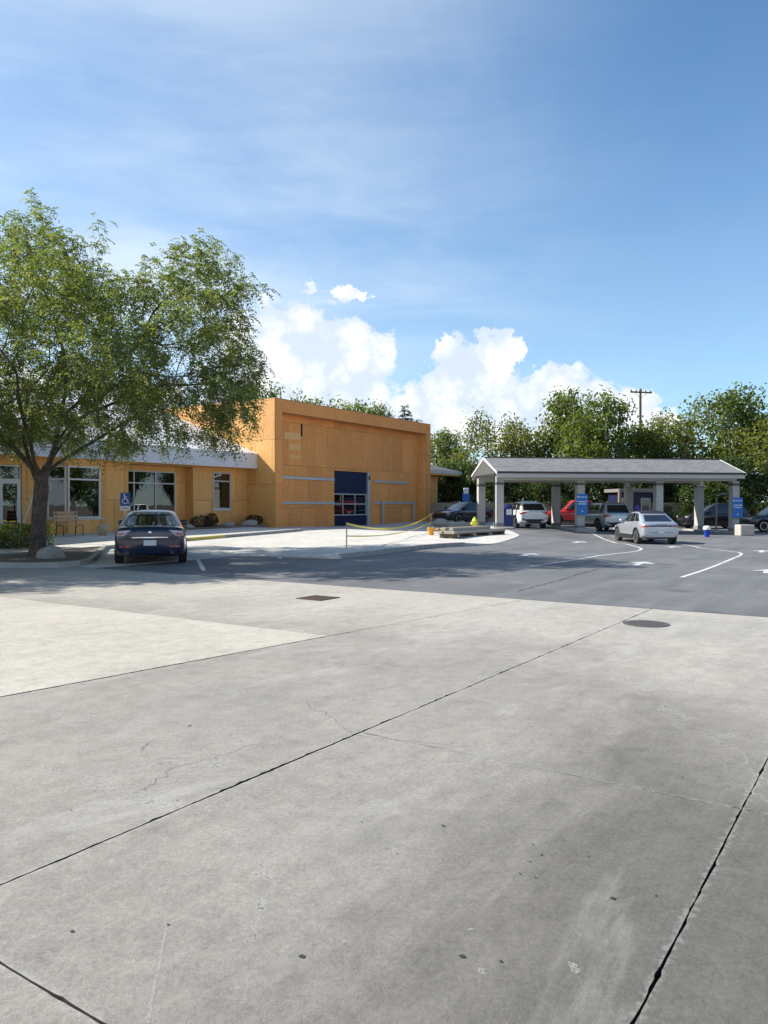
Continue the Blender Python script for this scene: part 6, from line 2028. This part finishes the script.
# pendant lamps under the canopy
for i, (a, b_, lb) in enumerate([(9.0, 2.6, 'white bell pendant lamp left of the third front post'), (12.9, .9, 'white bell pendant lamp left of the rightmost post')]):
    x, y, z = cn(a, b_)
    rt = empty('pendant_lamp', (x, y, CZ + EVZ - .02), 0, lb, 'lamp', 'pendant lamps')
    mb = MB(); mb.tube([(0, 0, 0), (0, 0, -.32)], .012, 5); mb.build('rod', STEEL, rt)
    mb = MB(); mb.lathe([(.05, -.30), (.07, -.40), (.24, -.58), (.25, -.60), (.22, -.59), (.05, -.42)], 18); mb.build('shade', PLASTW, rt, 40)
# pay booth behind the shelter
def booth():
    d = 55.5; x = tx(636, d)
    rt = empty('pay_booth', (x, d, h(x, d)), CA, 'small navy pay booth with pale door frames behind the shelter', 'booth')
    mb = MB(); mb.box(-1.2, 1.2, 0, 2.0, -.2, 2.5); mb.build('wall', P('booth_navy', (0.010, .012, .05), .5, var=.1), rt)
    mb = MB(); mb.box(-1.45, 1.45, -.35, 2.2, 2.5, 2.75, ch=.02); mb.build('roof', P('booth_fascia', (0.20, .18, .16), .7, var=.15), rt)
    for x0 in (-1.1, .35):
        mb = MB()
        for (a, b_, c, d_) in ((x0, x0 + .08, 0, 2.1), (x0 + .67, x0 + .75, 0, 2.1), (x0 + .08, x0 + .67, 2.02, 2.1), (x0 + .08, x0 + .67, .0, .7)):
            mb.box(a, b_, -.05, -.002, c, d_)
        mb.build('door_frame', P('booth_trim', (0.40, .39, .37), .6, var=.1), rt)
        mb = MB(); mb.box(x0 + .08, x0 + .67, -.03, -.012, .7, 2.02); mb.build('pane', CARGLASS, rt)
    mb = MB(); mb.box(-.2, .2, -.18, -.004, 1.1, 1.6, ch=.02); mb.build('pay_screen', P('screen', (0.02, .03, .2), .2, var=.05), rt)
    for s_ in (-1.35, 1.35):
        mb = MB(); mb.box(s_ - .09, s_ + .09, -.3, -.12, -.2, 2.5, ch=.01); mb.build('post', P('booth_post', (0.28, .2, .13), .8, var=.2), rt)
booth()
# blue and white marker beyond the black sedan
d = 57.5; x = tx(466, d)
rt = empty('marker_sign', (x, d, h(x, d)), 0, 'white-topped blue marker standing behind the black sedan', 'sign')
mb = MB(); mb.box(-.05, .05, 0, .1, -.1, 1.75); mb.build('post', STEEL, rt)
mb = MB(); mb.box(-.28, .28, -.08, 0, 1.5, 2.05, ch=.01); mb.build('lower_panel', BLUE, rt)
mb = MB(); mb.box(-.2, .2, -.08, 0, 2.06, 2.5, ch=.03); mb.build('upper_panel', PLASTW, rt)

# boundary fence behind the shelter
FN = empty('board_fence', (3.0, 58.6, h(20, 58)), math.radians(2.0), 'long tan board fence running behind the shelter', 'fence')
mb = MB()
for k_ in range(16):
    mb.box(k_ * .152 + .004, k_ * .152 + .148, 0, .022, -.3, 1.78 + (k_ % 3) * .006)
mb.box(0, 2.43, .022, .06, .35, .44); mb.box(0, 2.43, .022, .06, 1.45, 1.54)
pan = mb.mesh('fence_panel', FENCE)
mb = MB(); mb.box(-.06, .06, -.02, .1, -.3, 1.86, ch=.01); pst = mb.mesh('fence_post', FENCE)
for k_ in range(17):
    o = link(bpy.data.objects.new('fence_panel', pan), FN); o.location = (k_ * 2.56 + .07, 0, 0)
    o = link(bpy.data.objects.new('fence_post', pst), FN); o.location = (k_ * 2.56, 0, 0)
# utility pole
d = 74.0; x = tx(640, d)
UP = empty('utility_pole', (x, d, 0), .25, 'brown wooden utility pole with a short crossarm above the trees', 'utility pole')
UH = EYE + (HOR - 389) / FPX * d
mb = MB(); mb.tube([(0, 0, -.3), (0, 0, UH)], [.17, .12], 10); mb.build('pole', BARK2, UP, 40)
mb = MB(); mb.box(-1.15, 1.15, -.18, -.06, UH - .42, UH - .28); mb.build('crossarm', BARK2, UP)
for xx in (-1.05, -.5, .5, 1.05):
    mb = MB(); mb.lathe([(.03, UH - .28), (.06, UH - .2), (.05, UH - .12), (0, UH - .1)], 8, M=Matrix.Translation((xx, -.12, 0))); mb.build('insulator', TRIM, UP)
mb = MB(); mb.tube([(-.7, -.1, UH - .36), (0, -.08, UH - .95)], .025, 5); mb.tube([(.7, -.1, UH - .36), (0, -.08, UH - .95)], .025, 5); mb.build('brace', STEEL, UP)
